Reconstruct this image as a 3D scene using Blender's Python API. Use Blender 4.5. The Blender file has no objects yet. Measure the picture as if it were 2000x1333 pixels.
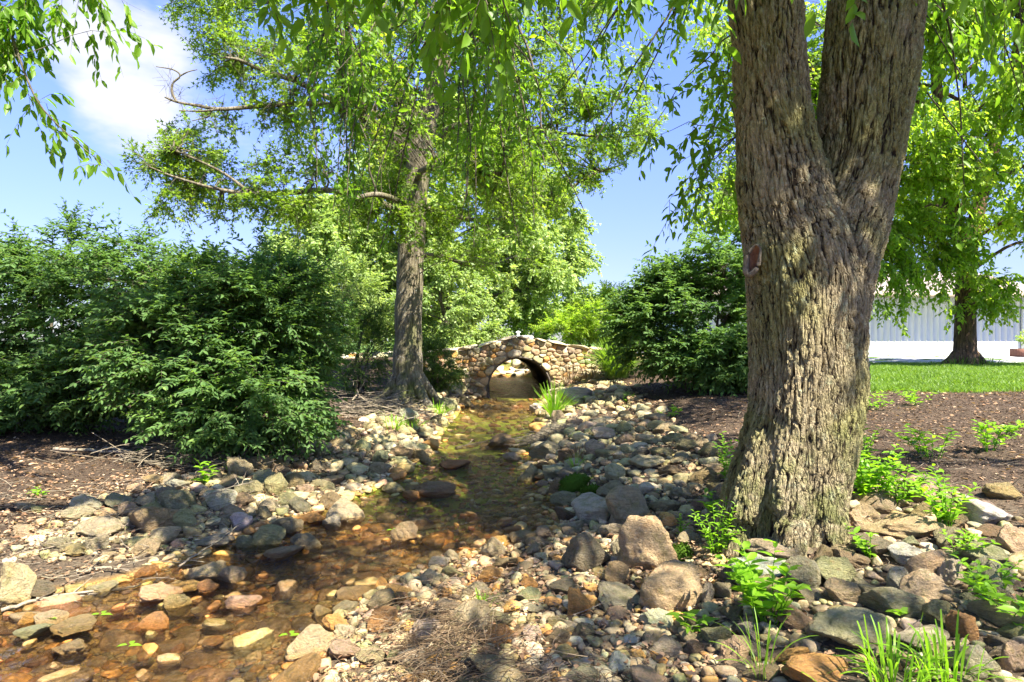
import bpy, math, random
import numpy as np
from mathutils import Vector
R = math.radians
rnd = random.Random(7)
C = bpy.context.scene.collection
sc = bpy.context.scene

# ------------------------------------------------------------------ camera
CAMZ = 1.5
F = 1250.0
cam = bpy.data.cameras.new('camera'); camo = bpy.data.objects.new('camera', cam); C.objects.link(camo)
camo.location = (0, 0, CAMZ); camo.rotation_euler = (R(90), 0, 0)
cam.sensor_width = 36; cam.lens = 36*F/2000; cam.clip_end = 3000; cam.clip_start = 0.05
sc.camera = camo
def P(px, py, d):
    return np.array([(px-1000)/F*d, d, CAMZ-(py-666)/F*d])

# ------------------------------------------------------------------ light
SUN = np.array([0.50, -0.52, 1.0]); SUN /= np.linalg.norm(SUN)      # towards the sun
sun_el = math.asin(SUN[2])
sun_az = math.atan2(SUN[0], SUN[1])
w = bpy.data.worlds.new('World'); sc.world = w; w.use_nodes = True
wn = w.node_tree.nodes; wl = w.node_tree.links
bg = wn['Background']; bg.inputs['Strength'].default_value = 0.064
sky = wn.new('ShaderNodeTexSky'); sky.sky_type = 'NISHITA'; sky.sun_disc = False
sky.sun_elevation = sun_el; sky.sun_rotation = sun_az; sky.air_density = 1.0; sky.dust_density = 0.4; sky.ozone_density = 4.5
tc = wn.new('ShaderNodeTexCoord')
mp = wn.new('ShaderNodeMapping'); mp.inputs['Scale'].default_value = (1, 1, 2.2); mp.inputs['Location'].default_value = (0.37, 0.2, 0.11)
nz = wn.new('ShaderNodeTexNoise'); nz.inputs['Scale'].default_value = 2.3; nz.inputs['Detail'].default_value = 6; nz.inputs['Roughness'].default_value = 0.62
wl.new(tc.outputs['Generated'], mp.inputs['Vector']); wl.new(mp.outputs[0], nz.inputs['Vector'])
def wmath(op, a, b=None, c=None):
    n = wn.new('ShaderNodeMath'); n.operation = op
    for i, v in enumerate((a, b, c)):
        if v is None: continue
        if isinstance(v, (int, float)): n.inputs[i].default_value = v
        else: wl.new(v, n.inputs[i])
    return n.outputs[0]
# two bodies of cloud, each centred on a direction in the sky
def cloud_at(px, py, tight, amp):
    v = np.array([(px-1000)/F, 1, -(py-666)/F]); v /= np.linalg.norm(v)
    d = wn.new('ShaderNodeVectorMath'); d.operation = 'DOT_PRODUCT'
    nn = wn.new('ShaderNodeVectorMath'); nn.operation = 'NORMALIZE'; wl.new(tc.outputs['Generated'], nn.inputs[0])
    wl.new(nn.outputs[0], d.inputs[0]); d.inputs[1].default_value = v
    mr = wn.new('ShaderNodeMapRange'); mr.interpolation_type = 'SMOOTHSTEP'
    mr.inputs['From Min'].default_value = math.cos(tight); mr.inputs['From Max'].default_value = 1.0
    mr.inputs['To Max'].default_value = amp
    wl.new(d.outputs['Value'], mr.inputs['Value'])
    return mr.outputs[0]
cl = wmath('ADD', cloud_at(235, 85, 0.115, .30), cloud_at(240, 238, 0.08, .16))
cl = wmath('ADD', cl, cloud_at(90, 10, 0.09, .10))
cl = wmath('ADD', cl, cloud_at(700, 300, 0.35, .08))
cl = wmath('ADD', wmath('MULTIPLY', nz.outputs['Fac'], 1.25), cl)
cr = wn.new('ShaderNodeMapRange'); cr.interpolation_type = 'SMOOTHSTEP'
cr.inputs['From Min'].default_value = 0.76; cr.inputs['From Max'].default_value = 1.08; cr.inputs['To Max'].default_value = .9
wl.new(cl, cr.inputs['Value'])
tint = wn.new('ShaderNodeMixRGB'); tint.blend_type = 'MULTIPLY'; tint.inputs[0].default_value = 1; wl.new(sky.outputs[0], tint.inputs[1]); tint.inputs[2].default_value = (.72, .77, 1.06, 1)
sz_ = wn.new('ShaderNodeSeparateXYZ'); wl.new(tc.outputs['Generated'], sz_.inputs[0])
hz_ = wn.new('ShaderNodeValToRGB'); wl.new(sz_.outputs[2], hz_.inputs[0]); e_ = hz_.color_ramp.elements; e_.new(.12); e_.new(.25)
for q_, (p_, c_) in zip(e_, ((0, (.56, .53, .46)), (.12, (.78, .64, .63)), (.25, (.95, .80, .82)), (.45, (1.03, .95, .96)))): q_.position = p_; q_.color = (*c_, 1)
tint2 = wn.new('ShaderNodeMixRGB'); tint2.blend_type = 'MULTIPLY'; tint2.inputs[0].default_value = 1; wl.new(tint.outputs[0], tint2.inputs[1]); wl.new(hz_.outputs[0], tint2.inputs[2]); tint = tint2
mixs = wn.new('ShaderNodeMixRGB'); wl.new(cr.outputs[0], mixs.inputs[0]); wl.new(tint.outputs[0], mixs.inputs[1])
mixs.inputs[2].default_value = (2.9, 2.9, 3.0, 1)
wl.new(mixs.outputs[0], bg.inputs['Color'])
sl = bpy.data.lights.new('sun', 'SUN'); sl.energy = 3.5; sl.angle = R(0.53); sl.color = (1, .94, .82)
so = bpy.data.objects.new('sun', sl); C.objects.link(so)
so.rotation_euler = Vector(SUN).to_track_quat('Z', 'Y').to_euler(); so.location = (0, 0, 30)
sc.view_settings.view_transform = 'Standard'; sc.view_settings.look = 'None'; sc.view_settings.gamma = 1
sc.view_settings.exposure = 2.6
sc.cycles.use_denoising = True
sc.cycles.max_bounces = 10; sc.cycles.diffuse_bounces = 6; sc.cycles.transparent_max_bounces = 8
sc.cycles.transmission_bounces = 4; sc.cycles.glossy_bounces = 3
sc.cycles.caustics_reflective = False; sc.cycles.caustics_refractive = False

# ------------------------------------------------------------------ object helpers
def tag(o, label=None, cat=None, group=None, kind=None):
    if label: o['label'] = label
    if cat: o['category'] = cat
    if group: o['group'] = group
    if kind: o['kind'] = kind
    return o
def empty(name, loc, label, cat, group=None, kind=None):
    o = bpy.data.objects.new(name, None); C.objects.link(o); o.location = loc; o.empty_display_size = .1
    return tag(o, label, cat, group, kind)
def mesh_np(name, V, Fa, attrs=None, smooth=False):
    """Fa: list of (M,k) int arrays."""
    me = bpy.data.meshes.new(name)
    V = np.ascontiguousarray(V, dtype=np.float32)
    if isinstance(Fa, np.ndarray): Fa = [Fa]
    Fa = [f for f in Fa if len(f)]
    me.vertices.add(len(V)); me.vertices.foreach_set('co', V.ravel())
    nl = sum(f.size for f in Fa); npoly = sum(len(f) for f in Fa)
    me.loops.add(nl); me.polygons.add(npoly)
    me.loops.foreach_set('vertex_index', np.concatenate([f.ravel() for f in Fa]).astype(np.int32))
    st = []; tot = []; o = 0
    for f in Fa:
        st.append(o+np.arange(len(f))*f.shape[1]); tot.append(np.full(len(f), f.shape[1])); o += f.size
    me.polygons.foreach_set('loop_start', np.concatenate(st).astype(np.int32))
    me.polygons.foreach_set('loop_total', np.concatenate(tot).astype(np.int32))
    if smooth: me.polygons.foreach_set('use_smooth', np.ones(npoly, bool))
    for k, a in (attrs or {}).items():
        a = np.ascontiguousarray(a, dtype=np.float32)
        if a.ndim == 1:
            at = me.attributes.new(k, 'FLOAT', 'POINT'); at.data.foreach_set('value', a)
        elif a.shape[1] == 3 and k == 'flow':
            at = me.attributes.new(k, 'FLOAT_VECTOR', 'POINT'); at.data.foreach_set('vector', a.ravel())
        else:
            if a.shape[1] == 3: a = np.concatenate([a, np.ones((len(a), 1), np.float32)], 1)
            at = me.attributes.new(k, 'FLOAT_COLOR', 'POINT'); at.data.foreach_set('color', np.ascontiguousarray(a).ravel())
    me.update(calc_edges=True); me.validate()
    return me
def link(name, me, mat, parent=None, loc=None):
    o = bpy.data.objects.new(name, me); C.objects.link(o)
    if mat and not me.materials: me.materials.append(mat)
    if parent is not None: o.parent = parent
    if loc is not None: o.location = loc
    return o
def merge(parts):
    V = []; Fs = {}; o = 0
    for v, f in parts:
        V.append(v)
        for g in (f if isinstance(f, list) else [f]):
            Fs.setdefault(g.shape[1], []).append(g+o)
        o += len(v)
    return np.concatenate(V), [np.concatenate(x) for x in Fs.values()]

# ------------------------------------------------------------------ noise in numpy
def _hash(ix, iy, iz, s):
    h = (ix.astype(np.int64)*374761393 + iy.astype(np.int64)*668265263 + iz.astype(np.int64)*2147483647 + s*1274126177) & 0xffffffff
    h = ((h ^ (h >> 13))*1274126177) & 0xffffffff
    h = (h ^ (h >> 16)) & 0xffffff
    return h/float(0xffffff)
def vnoise(p, s=0):
    p = np.asarray(p, float)
    if p.shape[-1] == 2: p = np.concatenate([p, np.zeros(p.shape[:-1]+(1,))], -1)
    i = np.floor(p); f = p-i; u = f*f*(3-2*f)
    ix, iy, iz = i[..., 0], i[..., 1], i[..., 2]
    r = 0
    for a in (0, 1):
        for b in (0, 1):
            for c in (0, 1):
                wt = (u[..., 0] if a else 1-u[..., 0])*(u[..., 1] if b else 1-u[..., 1])*(u[..., 2] if c else 1-u[..., 2])
                r = r+wt*_hash(ix+a, iy+b, iz+c, s)
    return r*2-1
def fbm(p, oct=4, s=0, g=.5):
    p = np.asarray(p, float); r = 0; a = 1
    for k in range(oct):
        r = r+a*vnoise(p*2**k+k*17.3, s+k); a *= g
    return r
def sstep(a, b, x):
    t = np.clip((x-a)/(b-a), 0, 1); return t*t*(3-2*t)

# ------------------------------------------------------------------ node helpers
class NT:
    def __init__(s, name):
        s.m = bpy.data.materials.new(name); s.m.use_nodes = True; s.t = s.m.node_tree; s.n = s.t.nodes
        s.b = s.n['Principled BSDF']; s.out = s.n['Material Output']
        s.b.inputs['Specular IOR Level'].default_value = 0.3
    def add(s, ty, ins=None, **pr):
        n = s.n.new('ShaderNode'+ty)
        for k, v in pr.items(): setattr(n, k, v)
        for k, v in (ins or {}).items(): s.set(n.inputs[k], v)
        return n
    def set(s, sock, v):
        if hasattr(v, 'outputs'): v = v.outputs[0]
        if isinstance(v, bpy.types.NodeSocket): s.t.links.new(v, sock)
        elif isinstance(v, (tuple, list)) and len(v) == 3 and sock.type == 'RGBA': sock.default_value = (*v, 1)
        else: sock.default_value = v
    def noise(s, vec, scale, detail=4, rough=.5, dist=0):
        return s.add('TexNoise', {'Vector': vec, 'Scale': scale, 'Detail': detail, 'Roughness': rough, 'Distortion': dist}).outputs['Fac']
    def ramp(s, fac, stops):
        n = s.add('ValToRGB', {'Fac': fac}); e = n.color_ramp.elements
        while len(e) < len(stops): e.new(.5)
        for x, (p, c) in zip(e, stops): x.position = p; x.color = (*c, 1) if len(c) == 3 else c
        return n.outputs[0]
    def mr(s, v, a, b, c=0., d=1.):
        return s.add('MapRange', {'Value': v, 'From Min': a, 'From Max': b, 'To Min': c, 'To Max': d}).outputs[0]
    def mix(s, fac, a, b, bt='MIX'):
        n = s.add('MixRGB', {0: fac, 1: a, 2: b}, blend_type=bt); return n.outputs[0]
    def math(s, op, a, b=0.):
        return s.add('Math', {0: a, 1: b}, operation=op).outputs[0]
    def map(s, vec, scale=(1, 1, 1), loc=(0, 0, 0)):
        return s.add('Mapping', {'Vector': vec, 'Scale': scale, 'Location': loc}).outputs[0]
    def bump(s, h, st, dist, nrm=None):
        i = {'Height': h, 'Strength': st, 'Distance': dist}
        if nrm is not None: i['Normal'] = nrm
        return s.add('Bump', i).outputs[0]
    def obj(s): return s.add('TexCoord').outputs['Object']
    def pos(s): return s.add('NewGeometry').outputs['Position']
    def attr(s, nm, out='Color'): return s.add('Attribute', attribute_name=nm).outputs[out]
    def P(s, **k):
        for a, v in k.items(): s.set(s.b.inputs[a.replace('_', ' ')], v)
G3 = lambda x: (x, x, x)

def leaf_mat(name, c1, c2, trans=.5, c3=None, rough=.45, spec=.35):
    n = NT(name); v = n.attr('var', 'Fac')
    col = n.ramp(v, [(0, c1), (.75, c2), (1, c3 or c2)])
    tcol = n.mix(1, col, (2.1, 2.05, .95), 'MULTIPLY')
    n.P(Base_Color=col, Roughness=rough); n.b.inputs['Specular IOR Level'].default_value = spec
    tr = n.add('BsdfTranslucent', {'Color': tcol})
    mx = n.add('MixShader', {0: trans, 1: n.b.outputs[0], 2: tr.outputs[0]})
    n.t.links.new(mx.outputs[0], n.out.inputs['Surface'])
    return n.m
def wood_mat(name, dark, light, sc_=(1, 1, .12), scale=30, bump=.02, moss=0):
    n = NT(name); p = n.pos()
    wv = n.map(p, sc_)
    a = n.noise(wv, scale, 6, .65, .4); b = n.noise(p, 3, 4)
    col = n.ramp(a, [(.33, dark), (.62, light)])
    col = n.mix(n.mr(b, .35, .7), col, n.mix(1, col, (.72, .78, .68), 'MULTIPLY'))
    n.P(Base_Color=col, Roughness=.9, Normal=n.bump(a, 1, bump))
    return n.m
# ------------------------------------------------------------------ terrain
def water_z(y): return 0.0193*np.clip(y, 0, 26)
# left and right edge of the stream, by distance y
LE = np.array([(-3, -9), (2.0, -9), (3.0, -6.5), (3.36, -3.6), (3.5, -2.8), (3.8, -2.35), (4.09, -2.15), (4.6, -1.95), (5.23, -1.55), (6.08, -1.22), (7.3, -.98), (9, -.98), (11.8, -.95), (13.6, -.80), (14.2, -.62), (19.8, -.72), (21.0, -1.6), (23.5, -5.0), (26, -9)])
RE = np.array([(-3, -2.4), (1.6, -1.9), (2.7, -.9), (3.36, -.90), (3.75, -.72), (4.1, -.48), (4.45, -.1), (4.7, .28), (5.23, .40), (6.08, .27), (7.3, .24), (9, .34), (11.8, .50), (13.6, .66), (14.2, .78), (19.8, .62), (21.4, .1), (22.4, -3.0), (26, -9)])
def edges(y): return np.interp(y, LE[:, 0], LE[:, 1]), np.interp(y, RE[:, 0], RE[:, 1])
_poly = np.concatenate([LE[:, ::-1], RE[::-1, ::-1]])
def sdist(x, y):
    """signed distance to the stream outline: negative in the water"""
    x = np.asarray(x, float); y = np.asarray(y, float)
    best = np.full(x.shape, 1e9)
    n = len(_poly)
    for i in range(n):
        if i in (len(LE)-1, n-1): continue
        a = _poly[i]; b = _poly[(i+1) % n]; e = b-a; L = e@e
        t = np.clip(((x-a[0])*e[0]+(y-a[1])*e[1])/L, 0, 1)
        best = np.minimum(best, np.hypot(x-a[0]-t*e[0], y-a[1]-t*e[1]))
    l, r = edges(y)
    ins = (x > l) & (x < r)
    return np.where(ins, -best, best)
CP = np.array([
 (-2.5,8,.43),(-4,6.5,.42),(-6,7.5,.46),(-3,5.5,.30),(-2.6,4.7,.20),(-3.5,4,.14),(-5,5,.32),(-1.8,10.7,.45),(-2.5,13,.6),(-4,12,.6),(-8,10,.55),(-8,4,.35),(-10,15,.6),(-1.95,6.5,.26),(-6,2.9,.10),
 (-9,1,.3),(-4,0,.0),(-2,0,.0),
 (-.4,2.8,.08),(.2,3.2,.10),(.2,2.3,.10),(.7,3.3,.17),(.9,4,.22),(1.6,3.6,.38),(1.4,2.2,.34),(2.5,3,.5),(2.2,4.5,.52),(1.5,5.8,.5),(1.1,5,.30),(2.4,8,.72),(2.4,10,.75),(4.7,8.6,.76),(8,8,.8),(5,4,.62),(3,1,.5),(1.0,1.0,.2),
 (1.6,13,.78),(3,14,1.05),(4,14,1.0),(6,18,.82),(10,20,.8),(20,30,.8),(15,12,.8),(0,1,.08),(0,-2,.1),(.95,7,.33),(1.4,8.5,.5),(1.15,11,.5),(.9,13,.5),
 (-2.2,15,.95),(-5,16.5,1.0),(-10,17,.8),(3,17,1.1),(6,15,.95),(-6,24,.8),(0,23.4,1.0),(-3,26,1.1),(6,24,1.0),(2,21.5,.9),(-12,30,.8),(0,40,.9),(-25,10,.5),(-25,40,.8),(30,10,.8),(30,45,.8),(-20,-10,.4),(20,-10,.6)], float)
def _phi(d): return np.sqrt(d*d+.15)
_D = _phi(np.hypot(CP[:, 0][:, None]-CP[:, 0], CP[:, 1][:, None]-CP[:, 1]))
_A = np.block([[_D+np.eye(len(CP))*-.02, np.ones((len(CP), 1))], [np.ones((1, len(CP))), np.zeros((1, 1))]])
_W = np.linalg.solve(_A, np.append(CP[:, 2], 0))
def gh(x, y):
    x = np.asarray(x, float); y = np.asarray(y, float)
    r = np.full(x.shape, _W[-1])
    for (cx, cy, _), wt in zip(CP, _W[:-1]): r = r+wt*_phi(np.hypot(x-cx, y-cy))
    far = sstep(30, 60, np.hypot(x, y)); r = r*(1-far)+.85*far
    w_ = water_z(y); sd = sdist(x, y)
    q = np.stack([x, y], -1)
    n = fbm(q*1.3, 3, 5)*.035+fbm(q*6, 3, 9)*.010
    out = w_+.012+np.maximum(r-w_-.012, 0.015)*sstep(0, 1, sd/.7+.12)+n*sstep(0, .4, sd)
    bed = w_-.014-.065*sstep(0, .45, -sd)+fbm(q*2.2, 3, 3)*.03*sstep(0, .25, -sd)
    h = np.where(sd < 0, np.minimum(bed, w_+.012), out)
    # road over the culvert
    return h
def hit(px, py):
    d = np.array([(px-1000)/F, 1, -(py-666)/F])
    ts = np.concatenate([np.arange(1.2, 12, .02), np.arange(12, 60, .1)])
    z = CAMZ+d[2]*ts; g = gh(d[0]*ts, ts)
    k = np.argmax(z < g)
    if z[k] >= g[k]: k = len(ts)-1
    return np.array([d[0]*ts[k], ts[k], g[k]])

def axis(lo, hi, st, far, grow=1.12):
    a = list(np.arange(lo, hi+1e-6, st)); s = st; x = hi
    while x < far: s = min(s*grow, 40); x += s; a.append(x)
    s = st; x = lo; b = []
    while x > -far: s = min(s*grow, 40); x -= s; b.append(x)
    return np.array(b[::-1]+a)
gx = axis(-4.5, 4.5, .035, 900); gy = axis(1.6, 14.5, .035, 900)
X, Y = np.meshgrid(gx, gy)
Z = gh(X, Y)
# inside the culvert the fill hides the sheet: keep its channel clear of the pipe
nx, ny = len(gx), len(gy)
ii = np.arange(nx*ny).reshape(ny, nx)
faces = np.stack([ii[:-1, :-1], ii[:-1, 1:], ii[1:, 1:], ii[1:, :-1]], -1).reshape(-1, 4)
sdg = sdist(X, Y)
qq = np.stack([X, Y], -1)
lawn = sstep(-.15, .15, (Y-8.9)+fbm(qq*.8, 2, 21)*.25+np.abs(X-9)*.02)*sstep(3.6, 4.4, X)*(Y > 0)
lawn = np.maximum(lawn, sstep(20.6, 21.2, Y)*(sdg > .35))
lawn = np.maximum(lawn, sstep(-9, -10.5, X)*(Y > 5)*1.0)
lawn = np.maximum(lawn, sstep(30, 40, np.hypot(X, Y)))
bed = sstep(.12, -.05, sdg)
algae_reflection = sstep(4.9, 6.2, Y+fbm(qq*1.5, 2, 33)*.5)*sstep(12.5, 10.5, Y)*bed
algae_reflection = np.maximum(algae_reflection*.95, sstep(13.6, 14.4, Y)*sstep(20, 19, Y)*bed*.8)  # inside the culvert this green paints the water's green reflection onto the bed
stony = np.clip(sstep(1.3, .7, sdg+fbm(qq*1.2, 2, 12)*.35)+(sstep(-1.1, -.5, X)*sstep(4.4, 3.9, Y)), 0, 1)
masks = np.stack([lawn, bed, algae_reflection], -1).reshape(-1, 3)

def ground_mat():
    n = NT('ground_soil'); p = n.pos()
    m = n.add('SeparateColor', {0: n.attr('mask')})
    st = n.attr('stony', 'Fac')
    a = n.noise(p, 9, 8, .7); b = n.noise(p, 70, 5, .7); c = n.noise(n.map(p, (1, 2.2, 1)), 34, 6, .75, 1.2)
    mulch = n.ramp(c, [(.30, (.028, .019, .011)), (.48, (.08, .054, .032)), (.62, (.17, .115, .07)), (.75, (.30, .215, .135))])
    mulch = n.mix(n.mr(a, .4, .65), mulch, n.mix(1, mulch, (.6, .58, .62), 'MULTIPLY'))
    sandy = n.ramp(b, [(.3, (.05, .038, .025)), (.5, (.16, .12, .075)), (.7, (.30, .23, .15))])
    col = n.mix(n.mr(st, .2, .9, 0, .45), mulch, sandy)
    vor = n.add('TexVoronoi', {'Vector': n.map(p, (1, 1.15, 1)), 'Scale': 34.}, feature='DISTANCE_TO_EDGE').outputs['Distance']
    bedc = n.ramp(n.math('MULTIPLY', n.noise(p, 22, 6, .75), n.mr(vor, 0, .12, .62, 1.08)), [(.22, (.07, .040, .015)), (.38, (.34, .19, .05)), (.55, (.60, .34, .08)), (.72, (.70, .50, .22))])
    col = n.mix(m.outputs[1], col, bedc)
    alg_refl = n.ramp(n.noise(n.map(p, (1, .35, 1)), 14, 6, .7), [(.30, (.10, .13, .015)), (.45, (.32, .42, .04)), (.60, (.55, .58, .08)), (.74, (.70, .42, .08))])
    af = n.math('MULTIPLY', m.outputs[2], n.mr(n.noise(p, 3.2, 4), .30, .46))
    col = n.mix(af, col, alg_refl)
    gr = n.ramp(n.math('ADD', n.math('MULTIPLY', n.noise(p, 1.1, 4, .6), .5), n.math('MULTIPLY', n.noise(p, 9, 6, .7), .5)), [(.3, (.04, .085, .012)), (.55, (.08, .15, .02)), (.75, (.14, .21, .04))])
    col = n.mix(m.outputs[0], col, gr)
    hgt = n.math('ADD', n.math('MULTIPLY', c, .6), b)
    n.P(Base_Color=col, Roughness=.95, Normal=n.bump(hgt, .9, .03))
    return n.m
gm = mesh_np('ground', np.stack([X, Y, Z], -1).reshape(-1, 3), faces, {'mask': masks, 'stony': stony.ravel()}, True)
ground = link('ground', gm, ground_mat()); tag(ground, kind='structure')

# water surface, cut roughly to the stream
wx = np.arange(-9.5, 1.7, .06); wy = np.arange(1.0, 26, .06)
WX, WY = np.meshgrid(wx, wy); ws = sdist(WX, WY)
WZ = water_z(WY)+fbm(np.stack([WX*7, WY*4.5], -1), 3, 77)*.006
ii = np.arange(WX.size).reshape(WX.shape)
wf = np.stack([ii[:-1, :-1], ii[:-1, 1:], ii[1:, 1:], ii[1:, :-1]], -1).reshape(-1, 4)
keep = (ws.ravel()[wf] < .25).any(1); wf = wf[keep]
u, inv = np.unique(wf, return_inverse=True)
n = NT('stream_water'); p = n.pos()
r1 = n.noise(n.map(p, (1, .6, 1)), 11, 5, .65, 1.2); r2 = n.noise(n.map(p, (1, .7, 1)), 48, 4, .65, .6)
nrm = n.bump(n.math('ADD', n.math('MULTIPLY', r1, 2.2), n.math('MULTIPLY', r2, .8)), 1.0, .10)
gl = n.add('BsdfGlossy', {'Roughness': .04, 'Normal': nrm, 'Color': G3(1)})
tp = n.add('BsdfTransparent', {'Color': (1.0, .975, .92)})
fr = n.add('Fresnel', {'IOR': 1.33, 'Normal': nrm})
mx = n.add('MixShader', {0: n.math('MINIMUM', n.math('MULTIPLY', fr.outputs[0], 1.1), .95), 1: tp.outputs[0], 2: gl.outputs[0]})
n.t.links.new(mx.outputs[0], n.out.inputs['Surface'])
wm = mesh_np('water', np.stack([WX, WY, WZ], -1).reshape(-1, 3)[u], inv.reshape(-1, 4), None, True)
water = link('water', wm, n.m); tag(water, kind='structure')

# ------------------------------------------------------------------ rocks
def ico(sub):
    import bmesh
    bm = bmesh.new(); bmesh.ops.create_icosphere(bm, subdivisions=sub, radius=1)
    bm.verts.ensure_lookup_table()
    v = np.array([x.co[:] for x in bm.verts]); f = np.array([[x.index for x in q.verts] for q in bm.faces]); bm.free()
    return v, f
def rock_shape(v, seed, planes=11, sharp=14., rough=.05):
    g = np.random.default_rng(seed)
    nn = g.normal(size=(planes, 3)); nn /= np.linalg.norm(nn, axis=1)[:, None]
    h = g.uniform(.5, 1.0, planes)
    d = np.maximum(v@nn.T, 1e-3)/h                      # 1/r to each plane
    inv_ = (np.sum(np.maximum(d, .02)**sharp, 1)+.93**sharp)**(1/sharp)
    p = v/inv_[:, None]
    p = p*(1+rough*fbm(v*1.7+seed, 3, seed)[:, None]*1.2+.030*fbm(v*5+seed, 3, seed+4)[:, None])
    lo, hi = p.min(0), p.max(0)
    return (p-(lo+hi)/2)/(hi-lo)*2
def rock_mat(name, use_attr):
    n = NT(name); o = n.obj() if not use_attr else n.pos()
    oi = n.add('ObjectInfo')
    base = n.attr('col') if use_attr else oi.outputs['Color']
    off = n.attr('rid', 'Fac') if use_attr else oi.outputs['Random']
    vec = n.add('VectorMath', {0: o, 1: n.add('CombineXYZ', {0: n.math('MULTIPLY', off, 37.), 1: n.math('MULTIPLY', off, 91.), 2: n.math('MULTIPLY', off, 53.)}).outputs[0]}, operation='ADD').outputs[0]
    k = 9. if use_attr else 1.0
    a = n.noise(vec, 1.6*k, 7, .65, .6); b = n.noise(n.map(vec, (.6, 1.6, 5)), 2.2*k, 6, .7, .9); c = n.noise(vec, 9*k, 6, .75)
    d = n.noise(vec, 3.1*k, 3, .5)
    col = n.mix(n.mr(a, .38, .62), base, n.mix(1, base, (1.25, 1.16, 1.0), 'MULTIPLY'))
    col = n.mix(n.mr(b, .45, .7, 0, .7), col, n.mix(1, base, (.52, .5, .47), 'MULTIPLY'))
    col = n.mix(n.mr(c, .5, .75, 0, .75), col, n.mix(1, base, (.55, .56, .5), 'MULTIPLY'))
    col = n.mix(n.mr(d, .57, .72, 0, .5), col, (.30, .15, .05))          # iron stain
    col = n.mix(n.mr(n.noise(vec, 2.4*k, 5, .6), .50, .66, 0, .62), col, n.mix(1, base, (.50, .56, .30), 'MULTIPLY'))   # algae
    col = n.mix(n.mr(c, .46, .3, 0, .35), col, (.50, .49, .42))
    h = n.math('ADD', n.math('MULTIPLY', a, .9), n.math('ADD', n.math('MULTIPLY', b, .28), n.math('MULTIPLY', c, .5)))
    z = n.add('SeparateXYZ', {0: n.pos()})
    wet = n.math('SUBTRACT', z.outputs[2], n.math('MULTIPLY', z.outputs[1], .0193))
    wetf = n.mr(wet, .045, .0, 0, 1)
    col = n.mix(wetf, col, n.mix(1, col, (.92, .78, .58), 'MULTIPLY'))
    n.P(Base_Color=col, Roughness=n.mr(wetf, 0, 1, .85, .22), Normal=n.bump(h, .9, .22/k if not use_attr else .016))
    n.b.inputs['Specular IOR Level'].default_value = .35
    return n.m
RM = rock_mat('weathered_rock', False); RMG = rock_mat('river_gravel', True)
iv4, if4 = ico(5); iv2, if2 = ico(3); iv1, if1 = ico(2)
NB = 14
rock_me = []
for k in range(NB):
    v = rock_shape(iv4, 100+k, planes=11+k % 6, sharp=(42 if k % 3 else 16.), rough=.08+.05*(k % 2))
    me = mesh_np('rock', v, if4, None, True); me.materials.append(RM); rock_me.append(me)
lowv = [rock_shape(iv2, 300+k, planes=11, sharp=34 if k % 3 else 12, rough=.10) for k in range(16)]
tinyv = [rock_shape(iv1, 400+k, planes=7, sharp=16, rough=.1) for k in range(16)]
PAL = {
 'grey': (.45, .385, .23), 'pale grey': (.57, .50, .33), 'slate': (.32, .275, .17), 'tan': (.55, .43, .25), 'brown': (.36, .255, .135),
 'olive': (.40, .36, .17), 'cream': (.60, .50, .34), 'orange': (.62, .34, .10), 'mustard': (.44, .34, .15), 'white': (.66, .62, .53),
 'pink': (.64, .47, .28), 'dark': (.24, .205, .125), 'rust': (.46, .23, .08)}
def jcol(c, g, j=.12):
    c = np.array(PAL[c]); return c*(1+g.normal(0, j))*(1+g.normal(0, .05, 3))
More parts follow.
